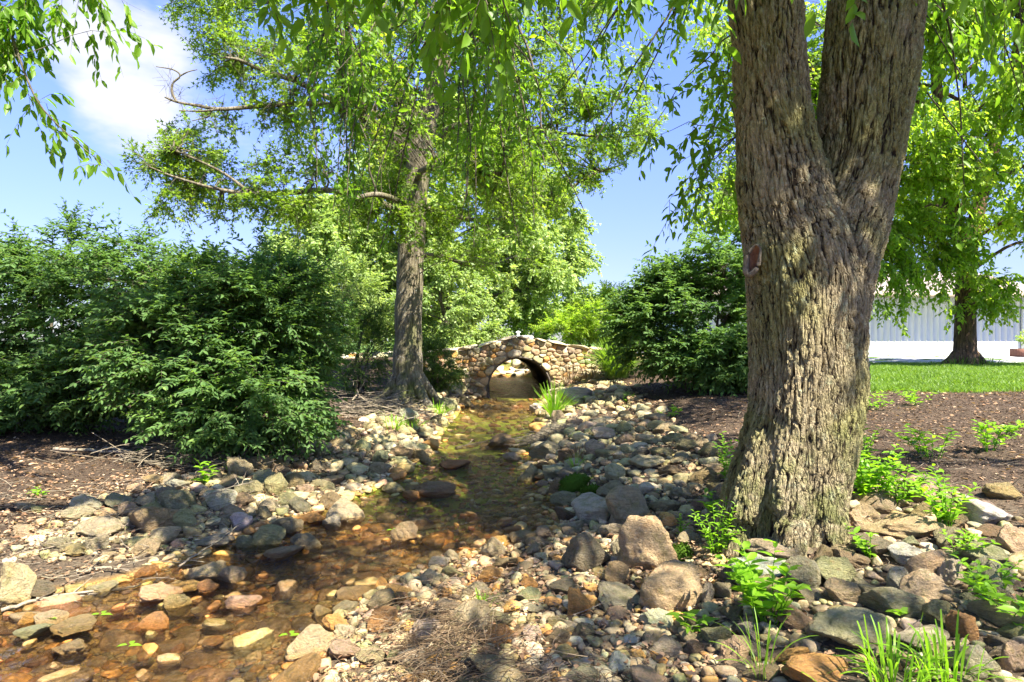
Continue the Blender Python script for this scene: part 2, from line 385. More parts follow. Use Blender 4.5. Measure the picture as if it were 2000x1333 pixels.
# each: px, py, w, h, colour, noun phrase, place        (size and place read from the photograph, then stood on the ground at that depth)
HR = [
(286,1015,90,62,'brown','largest brown boulder','in the pile on the left bank'),
(346,1018,58,40,'olive','blocky olive-grey boulder','right of the largest brown one on the left bank'),
(185,1031,90,42,'pale grey','long pale grey boulder','left of the largest brown one on the left bank'),
(181,1062,42,30,'grey','small rounded grey boulder','below the long pale one on the left bank'),
(315,1047,52,32,'tan','tan angular rock','directly under the largest brown boulder, left bank'),
(167,984,58,30,'pale grey','light grey pointed rock','at the upper left of the left-bank pile'),
(145,1006,65,18,'grey','flat thin grey slab','under the pointed light grey rock, left bank'),
(246,998,33,27,'pink','pinkish round stone','touching the top of the largest brown boulder'),
(284,977,44,25,'grey','grey wedge stone','behind the largest brown boulder'),
(344,980,68,40,'slate','dark layered slate rock','behind the pile on the left bank'),
(426,975,52,38,'cream','pale olive squarish boulder','in the middle of the left bank'),
(467,1020,44,35,'white','whitish rounded boulder','between dead twigs on the left bank'),
(523,1055,52,42,'olive','mottled round olive boulder','at the water edge of the left bank'),
(482,1066,44,28,'slate','dark wedge rock','beside the mottled olive boulder at the water'),
(413,1058,62,22,'grey','low flat grey rock','among sticks near the left water edge'),
(435,1026,22,24,'grey','small upright grey stone','left of the whitish rounded boulder'),
(514,1004,29,27,'mustard','yellowish egg-shaped stone','above the mottled olive boulder'),
(467,913,40,52,'grey','upright ridged grey rock','leaning at the top of the left stone heap'),
(503,905,50,32,'tan','tan rounded rock','on top of the left stone heap'),
(518,934,42,38,'grey','grey-green upright boulder','in the left stone heap under the hedge'),
(534,948,42,44,'olive','tall olive boulder','at the right of the left stone heap'),
(482,955,50,32,'olive','dull green flat boulder','at the foot of the left stone heap'),
(472,975,42,28,'brown','dark brown stone','below the left stone heap'),
(556,977,38,26,'olive','mossy olive stone','right of the left stone heap, by the twigs'),
(594,955,32,20,'pink','pale pink chipped stone','above the wet stones of the left bank'),
(560,1032,56,34,'brown','wet brown boulder','half in the shallow water at the left edge'),
(551,1100,66,26,'brown','flat wet brown rock','lying in water off the left bank'),
(391,1127,94,44,'tan','long sunlit tan boulder','at the inner bend of the water on the left'),
(446,1145,48,40,'tan','domed tan boulder','touching the long sunlit tan one in the water'),
(14,1140,80,78,'tan','big pale boulder','cut by the left border of the picture'),
(70,1160,60,32,'dark','low dark rock','behind sticks at the left water edge'),
(196,1156,46,22,'grey','small banded grey rock','at the left edge of the orange shallows'),
(297,937,32,20,'mustard','mustard-yellow stone','at the back of the left bank'),
(326,935,40,26,'cream','cream angular stone','behind the left pile, beside the mustard one'),
(344,947,42,24,'pale grey','pale grey wedge','in front of the cream angular stone, left bank'),
(261,955,28,18,'pink','pinkish flat stone','on the mulch behind the left pile'),
(139,1078,42,22,'mustard','mossy mustard stone','on leaf litter at the far left'),
(43,1038,40,24,'tan','tan stone','in leaf litter by the left border'),
(72,995,26,14,'olive','small olive stone','alone on the mulch at the far left'),
(40,988,40,14,'grey','flat grey stone','alone on the mulch at the far left'),
(213,1085,26,16,'tan','little tan stone','on bare mud below the left pile'),
(598,1015,66,20,'orange','flat orange rock','at the waterline beyond the wet brown boulder'),
(672,1016,66,54,'tan','pyramid-shaped tan rock','standing in the stream left of centre'),
(648,1036,36,28,'cream','pale stone','leaning on the pyramid-shaped rock in the stream'),
(594,1078,56,34,'dark','dark wet rock','in the stream below the flat orange rock'),
(308,1183,66,38,'pink','pinkish tan rock','in the orange shallows at the lower left'),
(362,1160,54,24,'orange','long orange rock','just below the long sunlit tan boulder'),
(344,1197,44,34,'mustard','golden lumpy rock','in the orange shallows beside the pinkish one'),
(402,1168,36,24,'rust','rusty brown stone','in water under the domed tan boulder'),
(471,1192,60,30,'tan','half-sunk tan rock','in fast water at the lower left'),
(295,1252,54,34,'rust','smooth red-orange rock','in the water at the lower left'),
(48,1230,30,24,'orange','small bright orange stone','in the water near the lower left corner'),
(92,1228,50,30,'tan','angular tan rock','in the water near the lower left corner'),
(138,1242,80,40,'mustard','angular golden-brown rock','in the water near the lower left corner'),
(58,1252,56,28,'slate','dark slate wedge','near the lower left corner'),
(130,1290,60,34,'brown','brown sunken rock','in the bottom left corner'),
(608,1264,84,62,'pink','big angular pinkish rock','where gravel bar and water meet, bottom centre'),
(670,1236,50,28,'pale grey','rounded pale grey stone','above the big angular pinkish rock'),
(652,1217,48,34,'orange','orange stone','at the gravel edge above the big pinkish rock'),
(672,1276,56,36,'tan','knobbly tan stone','right of the big angular pinkish rock'),
(725,1285,48,34,'tan','tan pocked stone','at the bottom of the gravel bar, left side'),
(886,917,56,20,'rust','long red-brown rock','alone in the green water mid-stream'),
(783,886,44,22,'brown','brown rounded rock','at the left edge of the green water'),
(740,915,40,26,'tan','tan rounded rock','on the left bank beside the green water'),
(768,957,44,26,'olive','round olive rock','in the stream left of centre'),
(845,967,78,30,'brown','low brown rock','breaking the surface mid-stream'),
(803,982,32,18,'rust','small red-brown rock','left of the low brown mid-stream rock'),
(788,1056,50,42,'brown','drowned brown boulder','with a green leaf on it, mid-stream'),
(1002,1040,34,20,'rust','red-brown stone','at the riffle right of the centre'),
(1029,925,36,42,'slate','upright slate-grey boulder','at the right edge of the green water'),
(1064,879,56,38,'grey','grey tilted boulder','at the right water edge below the dead brush'),
(975,868,48,30,'brown','mossy brown boulder','midstream beside the dead brush'),
(1000,895,34,18,'tan','tan stone','at the right side of the green water'),
(1088,920,48,28,'grey','long grey boulder','behind the upright slate-grey one'),
(1202,924,36,36,'pale grey','ball-shaped light grey stone','on the right stony bank'),
(1265,902,66,24,'tan','flat tan slab','on the right bank above the ball-shaped stone'),
(1162,877,36,40,'grey','tall grey stone','on the right bank beyond the ball-shaped one'),
(1180,848,46,24,'cream','cream stone','on the right bank halfway to the bridge'),
(1225,858,40,24,'tan','tan boulder','high on the right bank'),
(1092,817,28,36,'tan','upright tan boulder','behind the grass clump on the right water edge'),
(1171,824,26,18,'cream','small cream stone','on the right bank near the grass clump'),
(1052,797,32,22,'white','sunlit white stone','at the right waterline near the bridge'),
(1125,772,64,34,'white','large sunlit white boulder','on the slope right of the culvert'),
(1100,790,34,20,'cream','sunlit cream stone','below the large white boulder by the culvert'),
(1177,757,28,16,'pale grey','pale grey stone','under the fountain grass'),
(907,787,26,22,'olive','olive boulder','left of the stream just below the bridge'),
(792,810,48,26,'pale grey','large pale mossy boulder','at the foot of the middle tree'),
(850,817,22,20,'olive','mossy round stone','in front of the roots of the middle tree'),
(873,790,34,30,'grey','grey slab','on the bank between the middle tree and the stream'),
(895,758,30,22,'olive','olive rock','below the left end of the bridge'),
(1160,997,74,56,'pale grey','large pale grey boulder','left of the tall tan-grey one, right bank'),
(1228,991,78,80,'tan','tall tan-grey boulder','on the right bank above the stream bend'),
(1147,1080,84,80,'dark','dark rounded boulder','standing in the water at the stream bend'),
(1272,1063,108,114,'pink','biggest pinkish mossy boulder','in the middle of the right bank'),
(1315,1147,108,88,'pink','pale orange flat-faced boulder','below the biggest pinkish one'),
(1212,1070,36,46,'pale grey','oval grey stone','wedged between the dark and the biggest boulders'),
(1206,1122,42,42,'brown','dark brown squat boulder','under the oval grey stone'),
(1222,1168,98,42,'grey','long grey slab','at the top edge of the gravel bar'),
(1108,1149,58,30,'tan','wedge-shaped tan stone','at the top edge of the gravel bar'),
(1035,1163,48,32,'olive','green-grey stone','on the upper gravel bar'),
(1037,1186,48,18,'grey','flat grey stone','on the gravel bar under the green-grey one'),
(1132,1182,44,54,'orange','upright orange-tan stone','standing on the gravel bar'),
(1088,1218,36,24,'mustard','small yellow stone','on the gravel bar'),
(1040,1238,36,34,'cream','cream upright stone','on the gravel bar'),
(978,1212,46,34,'olive','olive lump of rock','on the gravel bar behind the grass sprig'),
(857,1100,38,28,'cream','cream stone','at the upper left tip of the gravel bar'),
(838,1128,40,28,'tan','tan stone','at the left tip of the gravel bar'),
(828,1237,58,46,'cream','big pale cream boulder','on the dry straw of the gravel bar'),
(743,1174,52,34,'brown','wet brown stone','at the left edge of the gravel bar'),
(779,1170,34,24,'orange','bright orange stone','at the left edge of the gravel bar'),
(748,1214,52,44,'rust','red-brown boulder','at the left edge of the gravel bar'),
(1216,1200,48,30,'pink','pinkish stone','below the long grey slab on the gravel bar'),
(1212,1298,48,38,'white','whitish stone','at the bottom of the gravel bar'),
(1290,1210,60,40,'cream','cream stone','below the pale orange boulder'),
(1522,1074,120,44,'grey','long grey-brown slab','against the foot of the big tree'),
(1500,1117,112,54,'white','large whitish flat boulder','below the slab at the big tree'),
(1571,1127,58,70,'grey','upright blocky grey rock','right of the whitish flat boulder'),
(1637,1118,74,56,'olive','olive four-sided block','in the right foreground heap'),
(1650,1158,58,44,'tan','tan rock','under the olive block in the right foreground'),
(1762,1138,48,54,'pale grey','light grey oval stone','in the right foreground heap'),
(1818,1144,84,58,'tan','broad tan-grey rock','right of the light grey oval stone'),
(1865,1120,40,46,'pale grey','pale tapering stone','above the broad tan-grey rock'),
(1706,1157,54,32,'olive','small olive rock','between the tan rock and the light grey oval'),
(1681,1228,148,72,'grey','longest grey boulder','in the right foreground'),
(1808,1245,90,44,'pale grey','smooth pale oval boulder','right of the longest grey boulder'),
(1768,1026,136,50,'tan','long tan-brown boulder','right of the big trunk under the weeds'),
(1637,1022,46,44,'pink','pinkish stone','touching the right foot of the big trunk'),
(1684,1013,46,38,'cream','cream wedge','between the trunk and the long tan-brown boulder'),
(1800,957,58,54,'cream','cream-yellow block','among weeds right of the trunk'),
(1941,1000,94,54,'white','white-grey block','at the right border'),
(1967,960,64,34,'mustard','yellow-brown rock','at the right border above the white-grey block'),
(1985,1053,52,52,'tan','tan boulder','cut by the right border'),
(1775,1084,54,38,'white','pale quartz-like stone','above the light grey oval'),
(1615,1310,156,54,'orange','flat orange-brown boulder','at the very bottom right of centre'),
(1912,1292,80,66,'grey','mossy grey boulder','behind the long grass at the bottom right'),
(1985,1290,52,62,'grey','grey boulder','in the bottom right corner'),
(1885,1225,54,52,'rust','orange-brown angular rock','above the grass tuft at the lower right'),
(1380,1160,26,42,'pale grey','narrow upright pale stone','right of the pale orange boulder'),
(1396,915,38,24,'tan','tan stone','left of the big trunk on the mulch'),
(1340,1008,44,24,'slate','slate-grey stone','on the mulch left of the big trunk'),
(1352,1052,52,26,'grey','grey stone','beside the moss left of the big trunk'),
(1432,1126,40,34,'slate','bluish slate block','left of the large whitish flat boulder'),
(1600,1235,40,40,'olive','olive stone','left end of the longest grey boulder'),
]
g = np.random.default_rng(11)
rocks = []      # x, y, rx, ry  taken places
hero_info = []
def add_rock(name, loc, dims, rz, me, col, label, cat='rock', group=None, tilt=(0, 0)):
    o = bpy.data.objects.new(name, me); C.objects.link(o)
    o.location = loc; o.scale = dims; o.rotation_euler = (tilt[0], tilt[1], rz)
    o.color = (*np.clip(col, 0, 1), 1); tag(o, label, cat, group); return o
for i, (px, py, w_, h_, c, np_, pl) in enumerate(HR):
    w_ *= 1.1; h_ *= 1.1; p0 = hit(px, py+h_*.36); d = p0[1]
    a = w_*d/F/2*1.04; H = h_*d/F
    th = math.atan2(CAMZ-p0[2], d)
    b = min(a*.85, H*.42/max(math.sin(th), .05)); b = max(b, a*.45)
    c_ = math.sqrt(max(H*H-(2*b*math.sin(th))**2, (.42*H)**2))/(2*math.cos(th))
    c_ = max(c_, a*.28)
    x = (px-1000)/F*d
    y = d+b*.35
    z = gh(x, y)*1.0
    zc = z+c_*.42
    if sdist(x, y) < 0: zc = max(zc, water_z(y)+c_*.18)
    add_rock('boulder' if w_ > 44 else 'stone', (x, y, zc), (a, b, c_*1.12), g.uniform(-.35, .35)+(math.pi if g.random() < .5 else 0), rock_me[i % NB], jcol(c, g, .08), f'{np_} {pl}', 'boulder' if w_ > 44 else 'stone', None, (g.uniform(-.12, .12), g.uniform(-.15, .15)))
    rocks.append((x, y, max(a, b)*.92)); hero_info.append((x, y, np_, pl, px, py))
# scattered stones
def density(x, y, sd):
    l, r = edges(y)
    on_r = x > (l+r)/2
    right = sstep(1.75, 1.25, sd)*(y > 4.2)
    left = sstep(1.5, 1.0, sd)*sstep(8.2, 7, y)+sstep(1.15, .75, sd)*(y >= 7)
    left = left*sstep(-3.6, -2.6, x)*sstep(3.9, 4.4, y)
    bar = (y <= 4.4)*sstep(2.9, 2.4, x)
    d = np.where(sd < 0, np.where(y > 5.2, np.where(y > 12, .4, .25), .95), np.where(on_r, np.maximum(right*.85, bar), left))
    d = np.where((y > 14) & (y < 20.5), 0, d)
    d = np.where(y > 20.5, sstep(2.2, 1.6, sd), d)
    # dry straw in the middle of the bar
    d = d*(1-.55*np.exp(-(((x+.33)/.30)**2+((y-2.95)/.36)**2)))
    return d
cell = .12
class Occ:
    def __init__(s): s.g = {}
    def ok(s, x, y, r, f):
        k = int((r+.28)/cell)+1; cx, cy = int(x//cell), int(y//cell)
        for i in range(cx-k, cx+k+1):
            for j in range(cy-k, cy+k+1):
                for (a, b, q) in s.g.get((i, j), ()):
                    if (x-a)**2+(y-b)**2 < ((r+q)*f)**2: return False
        return True
    def put(s, x, y, r): s.g.setdefault((int(x//cell), int(y//cell)), []).append((x, y, r))
occ = Occ()
for x, y, r in rocks: occ.put(x, y, r)
TREEA = (P(1545, 1040, 3.62)[0], 3.72); TREEB = (P(800, 790, 11)[0], 11.0)
scat = []
def scatter(n, x0, x1, y0, y1, r0, r1, f=.8, dmul=1.):
    xs = g.uniform(x0, x1, n); ys = g.uniform(y0, y1, n); rs = np.exp(g.uniform(math.log(r0), math.log(r1), n))
    rs = np.sort(rs)[::-1]
    sd = sdist(xs, ys); dn = density(xs, ys, sd)*dmul; zs = gh(xs, ys); wv = g.random(n)
    for x, y, r, s, dd, z, q in zip(xs, ys, rs, sd, dn, zs, wv):
        if q > dd: continue
        if abs(x/y) > .95: continue
        if math.hypot(x-TREEA[0], y-TREEA[1]) < .42 or math.hypot(x-TREEB[0], y-TREEB[1]) < .45: continue
        if y < 4.4 and s > 0 and x < 1.0 and r > .055 and g.random() < .75: continue
        if s < -.02 and y < 20 and r > .055 and g.random() < .6: continue
        if occ.ok(x, y, r, f): occ.put(x, y, r); scat.append((x, y, r, s, z))
scatter(5200, -4, 3, 1.9, 14.0, .055, .125, .78)
scatter(1100, -4, .3, 2.2, 5.2, .05, .12, .8)
scatter(9000, -4, 3, 1.9, 13.9, .035, .07, .76)
scatter(15000, -3.4, 2.8, 1.9, 8, .018, .04, .76)
scatter(14000, -3.6, .8, 2.2, 7.5, .026, .055, .70)
scatter(16000, -3.4, .6, 2.2, 6.5, .014, .03, .74)
scatter(14000, -2.2, 2.0, 1.9, 4.6, .011, .022, .8)
scatter(2600, -6, 4, 20.3, 24.5, .08, .2, .66)
scatter(2500, -8.5, -2.4, 2.0, 3.6, .03, .09, .78)
CW = [
 (('orange', .30), ('rust', .14), ('brown', .20), ('mustard', .18), ('tan', .14), ('dark', .04)),
 (('grey', .24), ('pale grey', .08), ('tan', .22), ('olive', .18), ('cream', .04), ('brown', .12), ('slate', .07), ('mustard', .05)),
 (('tan', .30), ('cream', .10), ('pink', .08), ('orange', .12), ('brown', .12), ('mustard', .06), ('grey', .08), ('olive', .08), ('pale grey', .06), ('brown', .04)),
 (('white', .4), ('cream', .3), ('pale grey', .2), ('orange', .1)),
 (('olive', .4), ('mustard', .2), ('brown', .2), ('rust', .1), ('tan', .1))]
def pick(sd, x, y):
    t = CW[3] if y > 20 else CW[4] if (sd < -.1 and y > 5.2) else CW[0] if sd < .06 else (CW[2] if (y < 4.5 and x < 1.1 and x > -1.3) or y > 20 else CW[1])
    q = g.random(); 
    for k, p_ in t:
        q -= p_
        if q <= 0: return k
    return t[0][0]
items = []
for (x, y, r, s, z) in scat:
    asp = g.uniform(.62, 1.0); hz = g.uniform(.42, .8)
    if s < -.03: hz *= .7
    if s < -.03 and r > .03 and y < 6 and g.random() < .2: z = water_z(y)-r*.4
    if y > 20: r *= 1.25
    items.append(dict(x=x, y=y, z=z, r=r, a=r*1.08, b=r*asp, c=r*hz, s=s, col=pick(s, x, y), rz=g.uniform(0, 6.28), t=(g.normal(0, .22), g.normal(0, .22))))
def score(it):
    px = 1000+it['x']/it['y']*F; py = 666+(CAMZ-it['z'])/it['y']*F
    if not (0 < px < 2000 and py < 1345) or it['s'] < -.12 or it['y'] > 15: return 0
    return it['r']/it['y']
items.sort(key=score, reverse=True)
n_ind = 297-len(HR)
sz = lambda it: 'large' if it['r']/it['y']*F > 21 else ('mid-sized' if it['r']/it['y']*F > 16 else 'small')
used = set()
for k, it in enumerate(items[:n_ind]):
    # name it by the nearest boulder whose look is described
    for j in sorted(range(len(hero_info)), key=lambda q: math.hypot(hero_info[q][0]-it['x'], hero_info[q][1]-it['y']))[:6]:
      hx, hy, nph, pl, hpx, hpy = hero_info[j]
      dx = (it['x']/it['y']-hx/hy)*F; dy = -((CAMZ-it['z'])/it['y']*F+666-hpy)
      if abs(dx) > abs(dy)*1.3: rel = 'right of' if dx > 0 else 'left of'
      elif dy > 0: rel = 'behind'
      else: rel = 'in front of'
      lab = f"{sz(it)} {it['col']} stone {rel} the {nph} {pl}".split()
      if len(lab) > 16: lab = f"{it['col']} stone {rel} the {nph} {pl}".split()
      lab = ' '.join(lab[:16]).rstrip(',')
      if lab not in used: break
    used.add(lab)
    hh = it['z']+it['c']*.22
    add_rock('stone', (it['x'], it['y'], hh), (it['a'], it['b'], it['c']), it['rz'], rock_me[(k*5) % NB], jcol(it['col'], g)*.80, lab, 'stone', 'loose stones along the stream', it['t'])
def stone_mass(its, tmpl, tf, name, label):
    Vs = []; cols = []; ids = []; nv = len(tmpl[0])
    for k, it in enumerate(its):
        v = tmpl[k % len(tmpl)]*np.array([it['a'], it['b'], it['c']])
        cx, sx = math.cos(it['t'][0]), math.sin(it['t'][0]); cz, sz_ = math.cos(it['rz']), math.sin(it['rz'])
        M = np.array([[cz, -sz_, 0], [sz_, cz, 0], [0, 0, 1]])@np.array([[1, 0, 0], [0, cx, -sx], [0, sx, cx]])
        Vs.append(v@M.T+np.array([it['x'], it['y'], it['z']+it['c']*.2]))
        cols.append(np.repeat(jcol(it['col'], g, .2)[None]*.76, nv, 0)); ids.append(np.full(nv, g.random()))
    Fa = (tf[None]+(np.arange(len(its))*nv)[:, None, None]).reshape(-1, 3)
    me = mesh_np(name, np.concatenate(Vs), Fa, {'col': np.clip(np.concatenate(cols), 0, 1), 'rid': np.concatenate(ids)}, True)
    o = link(name, me, RMG); tag(o, label, 'gravel', None, 'stuff'); return o
rest = items[n_ind:]
big = [i for i in rest if i['r'] > .03]; small = [i for i in rest if i['r'] <= .03]
stone_mass(big, lowv, if2, 'river_stones', 'countless smaller rounded stones packed along both banks and the streambed')
stone_mass(small, tinyv, if1, 'gravel', 'fine tan and grey gravel and pebbles covering the bar and shallows')
print('stones', len(items), 'big', len(big), 'small', len(small))
# ------------------------------------------------------------------ tubes, leaves, trees
def catmull(pts, n):
    pts = np.asarray(pts, float)
    p = np.concatenate([2*pts[:1]-pts[1:2], pts, 2*pts[-1:]-pts[-2:-1]])
    t = np.linspace(0, len(pts)-1-1e-9, n); i = t.astype(int); f = (t-i)[:, None]
    a, b, c, d = p[i], p[i+1], p[i+2], p[i+3]
    return .5*((2*b)+(-a+c)*f+(2*a-5*b+4*c-d)*f**2+(-a+3*b-3*c+d)*f**3)
def tubes(paths, rad, sides=3):
    """paths (T,K,3), rad (T,K)"""
    T, K, _ = paths.shape
    tan = np.gradient(paths, axis=1); tan /= np.linalg.norm(tan, axis=2, keepdims=True)+1e-9
    ref = np.where(np.abs(tan[..., 2:3]) > .9, np.array([1., 0, 0]), np.array([0, 0, 1.]))
    u = np.cross(tan, ref); u /= np.linalg.norm(u, axis=2, keepdims=True)+1e-9
    v = np.cross(tan, u)
    th = np.arange(sides)*2*math.pi/sides
    V = paths[:, :, None]+rad[:, :, None, None]*(u[:, :, None]*np.cos(th)[None, None, :, None]+v[:, :, None]*np.sin(th)[None, None, :, None])
    idx = np.arange(T*K*sides).reshape(T, K, sides)
    a = idx[:, :-1]; b = idx[:, 1:]
    Fq = np.stack([a, np.roll(a, -1, 2), np.roll(b, -1, 2), b], -1).reshape(-1, 4)
    return V.reshape(-1, 3), Fq
L_FAR = (np.array([(0, 0, 0), (.45, .5, .10), (1, 0, -.08), (.45, -.5, .10)]), np.array([(0, 3, 2), (0, 2, 1)]))
L_NEAR = (np.array([(0, 0, 0), (.5, 0, -.03), (1, 0, -.16), (.22, .42, .07), (.62, .44, .02), (.22, -.42, .07), (.62, -.44, .02)]),
          np.array([(0, 1, 3), (3, 1, 4), (4, 1, 2), (0, 5, 1), (5, 6, 1), (6, 2, 1)]))
# lobed oak-like leaf cluster, flat-ish, for the middle tree
_a = []
for k in range(5):
    t = (k-2)*.62; _a.append((.5+.5*math.cos(t), .55*math.sin(t), .06*(k % 2)))
L_STAR = (np.array([(0, 0, 0), (.33, .14, .03), (.42, .55, -.05), (.55, .16, .02), (1, 0, -.1), (.55, -.16, .02), (.42, -.55, -.05), (.33, -.14, .03)]),
          np.array([(0, 7, 1), (1, 3, 2), (7, 6, 5), (1, 7, 5), (1, 5, 3), (3, 5, 4)]))
def leaves(base, dirn, nrm, L, W, tmpl, var):
    d = dirn/(np.linalg.norm(dirn, axis=1, keepdims=True)+1e-9)
    s = np.cross(nrm, d); s /= np.linalg.norm(s, axis=1, keepdims=True)+1e-9
    nn = np.cross(d, s)
    tv, tf = tmpl; k = len(tv)
    V = base[:, None]+d[:, None]*(tv[None, :, 0:1]*L[:, None, None])+s[:, None]*(tv[None, :, 1:2]*W[:, None, None])+nn[:, None]*(tv[None, :, 2:3]*L[:, None, None])
    Fa = (tf[None]+(np.arange(len(base))*k)[:, None, None]).reshape(-1, 3)
    return V.reshape(-1, 3), Fa, np.repeat(var, k)
def unit(v): return v/(np.linalg.norm(v, axis=-1, keepdims=True)+1e-9)
class Plant:
    def __init__(s, seed):
        s.g = np.random.default_rng(seed); s.wood = []; s.tw = []; s.lf = []; s.nodes = []; s.nlf = 0; s.tint = 0.
    def limb(s, pts, rads, sides=10, n=None, keep=True, wob=.0):
        n = n or max(8, len(pts)*4)
        p = catmull(pts, n); r = np.interp(np.linspace(0, 1, n), np.linspace(0, 1, len(rads)), rads)
        if wob: p = p+s.g.normal(0, wob, p.shape)*np.linspace(0, 1, n)[:, None]
        s.wood.append(tubes(p[None], r[None], sides))
        if keep: s.nodes.append(p)
        return p
    def clump(s, c, rad, nsec=6, ntw=10, nl=9, L=.08, W=.4, twl=.35, droop=.3, tmpl=L_FAR, hang=0., hollow=.0, sr=.012, jit=.25, starts=None, flat=0., lo=.35, outw=.5, var0=0., opp=False, tr=.0025):
        g = s.g; c = np.asarray(c, float); rad = np.asarray(rad, float)*np.ones(3)
        q = unit(g.normal(size=(nsec, 3)))*(g.uniform(hollow, 1, (nsec, 1))**.45)
        end = c+q*rad
        nodes = np.concatenate(s.nodes) if starts is None else np.asarray(starts, float)
        dd = np.linalg.norm(nodes[None]-end[:, None], axis=2)+np.maximum(nodes[None, :, 2]-end[:, None, 2], 0)*(0 if hang else .6)
        nk = min(3, len(nodes)); k = np.argsort(dd, axis=1)[:, :nk]; st = nodes[k[np.arange(nsec), g.integers(0, nk, nsec)]]
        K = 8; t = np.linspace(0, 1, K)[None, :, None]
        mid = (st+end)/2+np.array([0, 0, 1.])*(hang*.5+.08)*np.linalg.norm(end-st, axis=1, keepdims=True)
        mid = mid+g.normal(0, .06, mid.shape)*np.linalg.norm(end-st, axis=1, keepdims=True)
        path = (1-t)**2*st[:, None]+2*t*(1-t)*mid[:, None]+t*t*end[:, None]
        ln = np.linalg.norm(end-st, axis=1)
        path = path+g.normal(0, .018, path.shape)*ln[:, None, None]*(t*(1-t)*4)
        r = sr*np.clip(ln, .3, 3)[:, None]*np.linspace(1, .22, K)[None]
        s.tw.append(tubes(path, r, 5))
        # twigs
        T = nsec*ntw; si = np.repeat(np.arange(nsec), ntw); tt = g.uniform(lo, 1, T)*(K-1)
        i0 = np.minimum(tt.astype(int), K-2); f = (tt-i0)[:, None]
        b0 = path[si, i0]*(1-f)+path[si, i0+1]*f
        sd_ = unit(path[si, i0+1]-path[si, i0])
        out = unit(b0-c)
        d = unit(sd_*.6+g.normal(0, .62, (T, 3))+out*outw+np.array([0, 0, -1.])*droop)
        if flat: d[:, 2] *= (1-flat); d = unit(d)
        ll = twl*g.uniform(.55, 1.25, T)
        K2 = 4; t2 = np.linspace(0, 1, K2)[None, :, None]
        tp = b0[:, None]+d[:, None]*ll[:, None, None]*t2+np.array([0, 0, -1.])*(droop*.55*ll)[:, None, None]*t2**2
        s.tw.append(tubes(tp, tr*np.linspace(1, .4, K2)[None]*np.ones((T, 1)), 3))
        # leaves
        N = T*nl; ti = np.repeat(np.arange(T), nl)
        lt = (np.tile(np.arange(nl), T)+g.uniform(.3, .9, N))/nl
        if opp: lt = (np.tile(np.arange(nl)//2*2+1.6, T))/(nl+.6)
        lt = np.clip(lt, .08, 1)*(K2-1); j = np.minimum(lt.astype(int), K2-2); f = (lt-j)[:, None]
        lb = tp[ti, j]*(1-f)+tp[ti, j+1]*f
        td = unit(tp[ti, j+1]-tp[ti, j])
        up = np.array([0, 0, 1.])+g.normal(0, .35, (N, 3))
        side = unit(np.cross(td, up))*np.where(np.tile(np.arange(nl), T) % 2 == 0, 1, -1)[:, None]
        ld = unit(td*.75+side*.8+g.normal(0, jit, (N, 3))+np.array([0, 0, -1.])*droop*.7)
        nr = unit(up*.9+g.normal(0, jit*1.6, (N, 3)))
        Ls = L*g.uniform(.65, 1.2, N)
        cv = np.repeat(g.normal(0, .16, nsec), ntw)[ti]
        var = np.clip(g.normal(.4+var0, .17, N)+cv, 0, 1)
        s.lf.append(leaves(lb, ld, nr, Ls, Ls*W, tmpl, var)); s.nlf += N
        return end
    def build(s, root, lm, wm, trunk_name='trunk', twig_name='branches', crown='crown', trunk_mat=None):
        if s.wood:
            V, Fa = merge(s.wood); link(trunk_name, mesh_np(trunk_name, V, Fa, None, True), trunk_mat or wm, root)
        if s.tw:
            V, Fa = merge(s.tw); link(twig_name, mesh_np(twig_name, V, Fa, None, True), wm, root)
        if s.lf:
            o = 0; Vs = []; Fs = []; vs = []
            for v, f, a in s.lf: Vs.append(v); Fs.append(f+o); vs.append(a); o += len(v)
            link(crown, mesh_np(crown, np.concatenate(Vs), np.concatenate(Fs), {'var': np.concatenate(vs)}, False), lm, root)
        print(root.name, 'leaves', s.nlf)
def root_at(name, x, y, z, label, cat, group=None):
    return empty(name, (0, 0, 0), label, cat, group)
def anchor(root, loc):
    """move a thing's empty to its base, keeping its parts where they are"""
    root.location = loc
    for ch in root.children: ch.location = (-loc[0], -loc[1], -loc[2])

M_leafA = leaf_mat("leaf_fresh", (.10, .20, .018), (.15, .28, .022), .55, (.26, .38, .03))
M_leafB = leaf_mat("leaf_oak", (.11, .19, .022), (.17, .27, .03), .5, (.30, .37, .05))
M_leafC = leaf_mat('leaf_pale', (.18, .27, .08), (.28, .37, .13), .45, (.42, .48, .22))
M_leafD = leaf_mat('leaf_birch', (.16, .27, .03), (.25, .36, .04), .58, (.42, .46, .07))
M_hedge = leaf_mat("leaf_hedge", (.070, .14, .042), (.115, .205, .055), .42, (.20, .31, .07), .6, .22)
M_shrub = leaf_mat('leaf_shrub', (.06, .13, .02), (.11, .20, .03), .4, (.2, .28, .06))
M_weed = leaf_mat('leaf_weed', (.13, .27, .015), (.20, .37, .025), .45, (.2, .36, .03), .4)
M_grass = leaf_mat('grass_blade', (.085, .165, .02), (.15, .25, .03), .4, (.32, .38, .10))
M_straw = leaf_mat('dry_straw', (.10, .065, .035), (.24, .165, .095), .2, (.38, .29, .18), .8, .1)
M_twig = wood_mat('twig_bark', (.05, .04, .03), (.15, .125, .09), (1, 1, 1), 20)
M_dead = wood_mat('dead_wood', (.14, .11, .08), (.36, .29, .21), (1, 1, .3), 26)

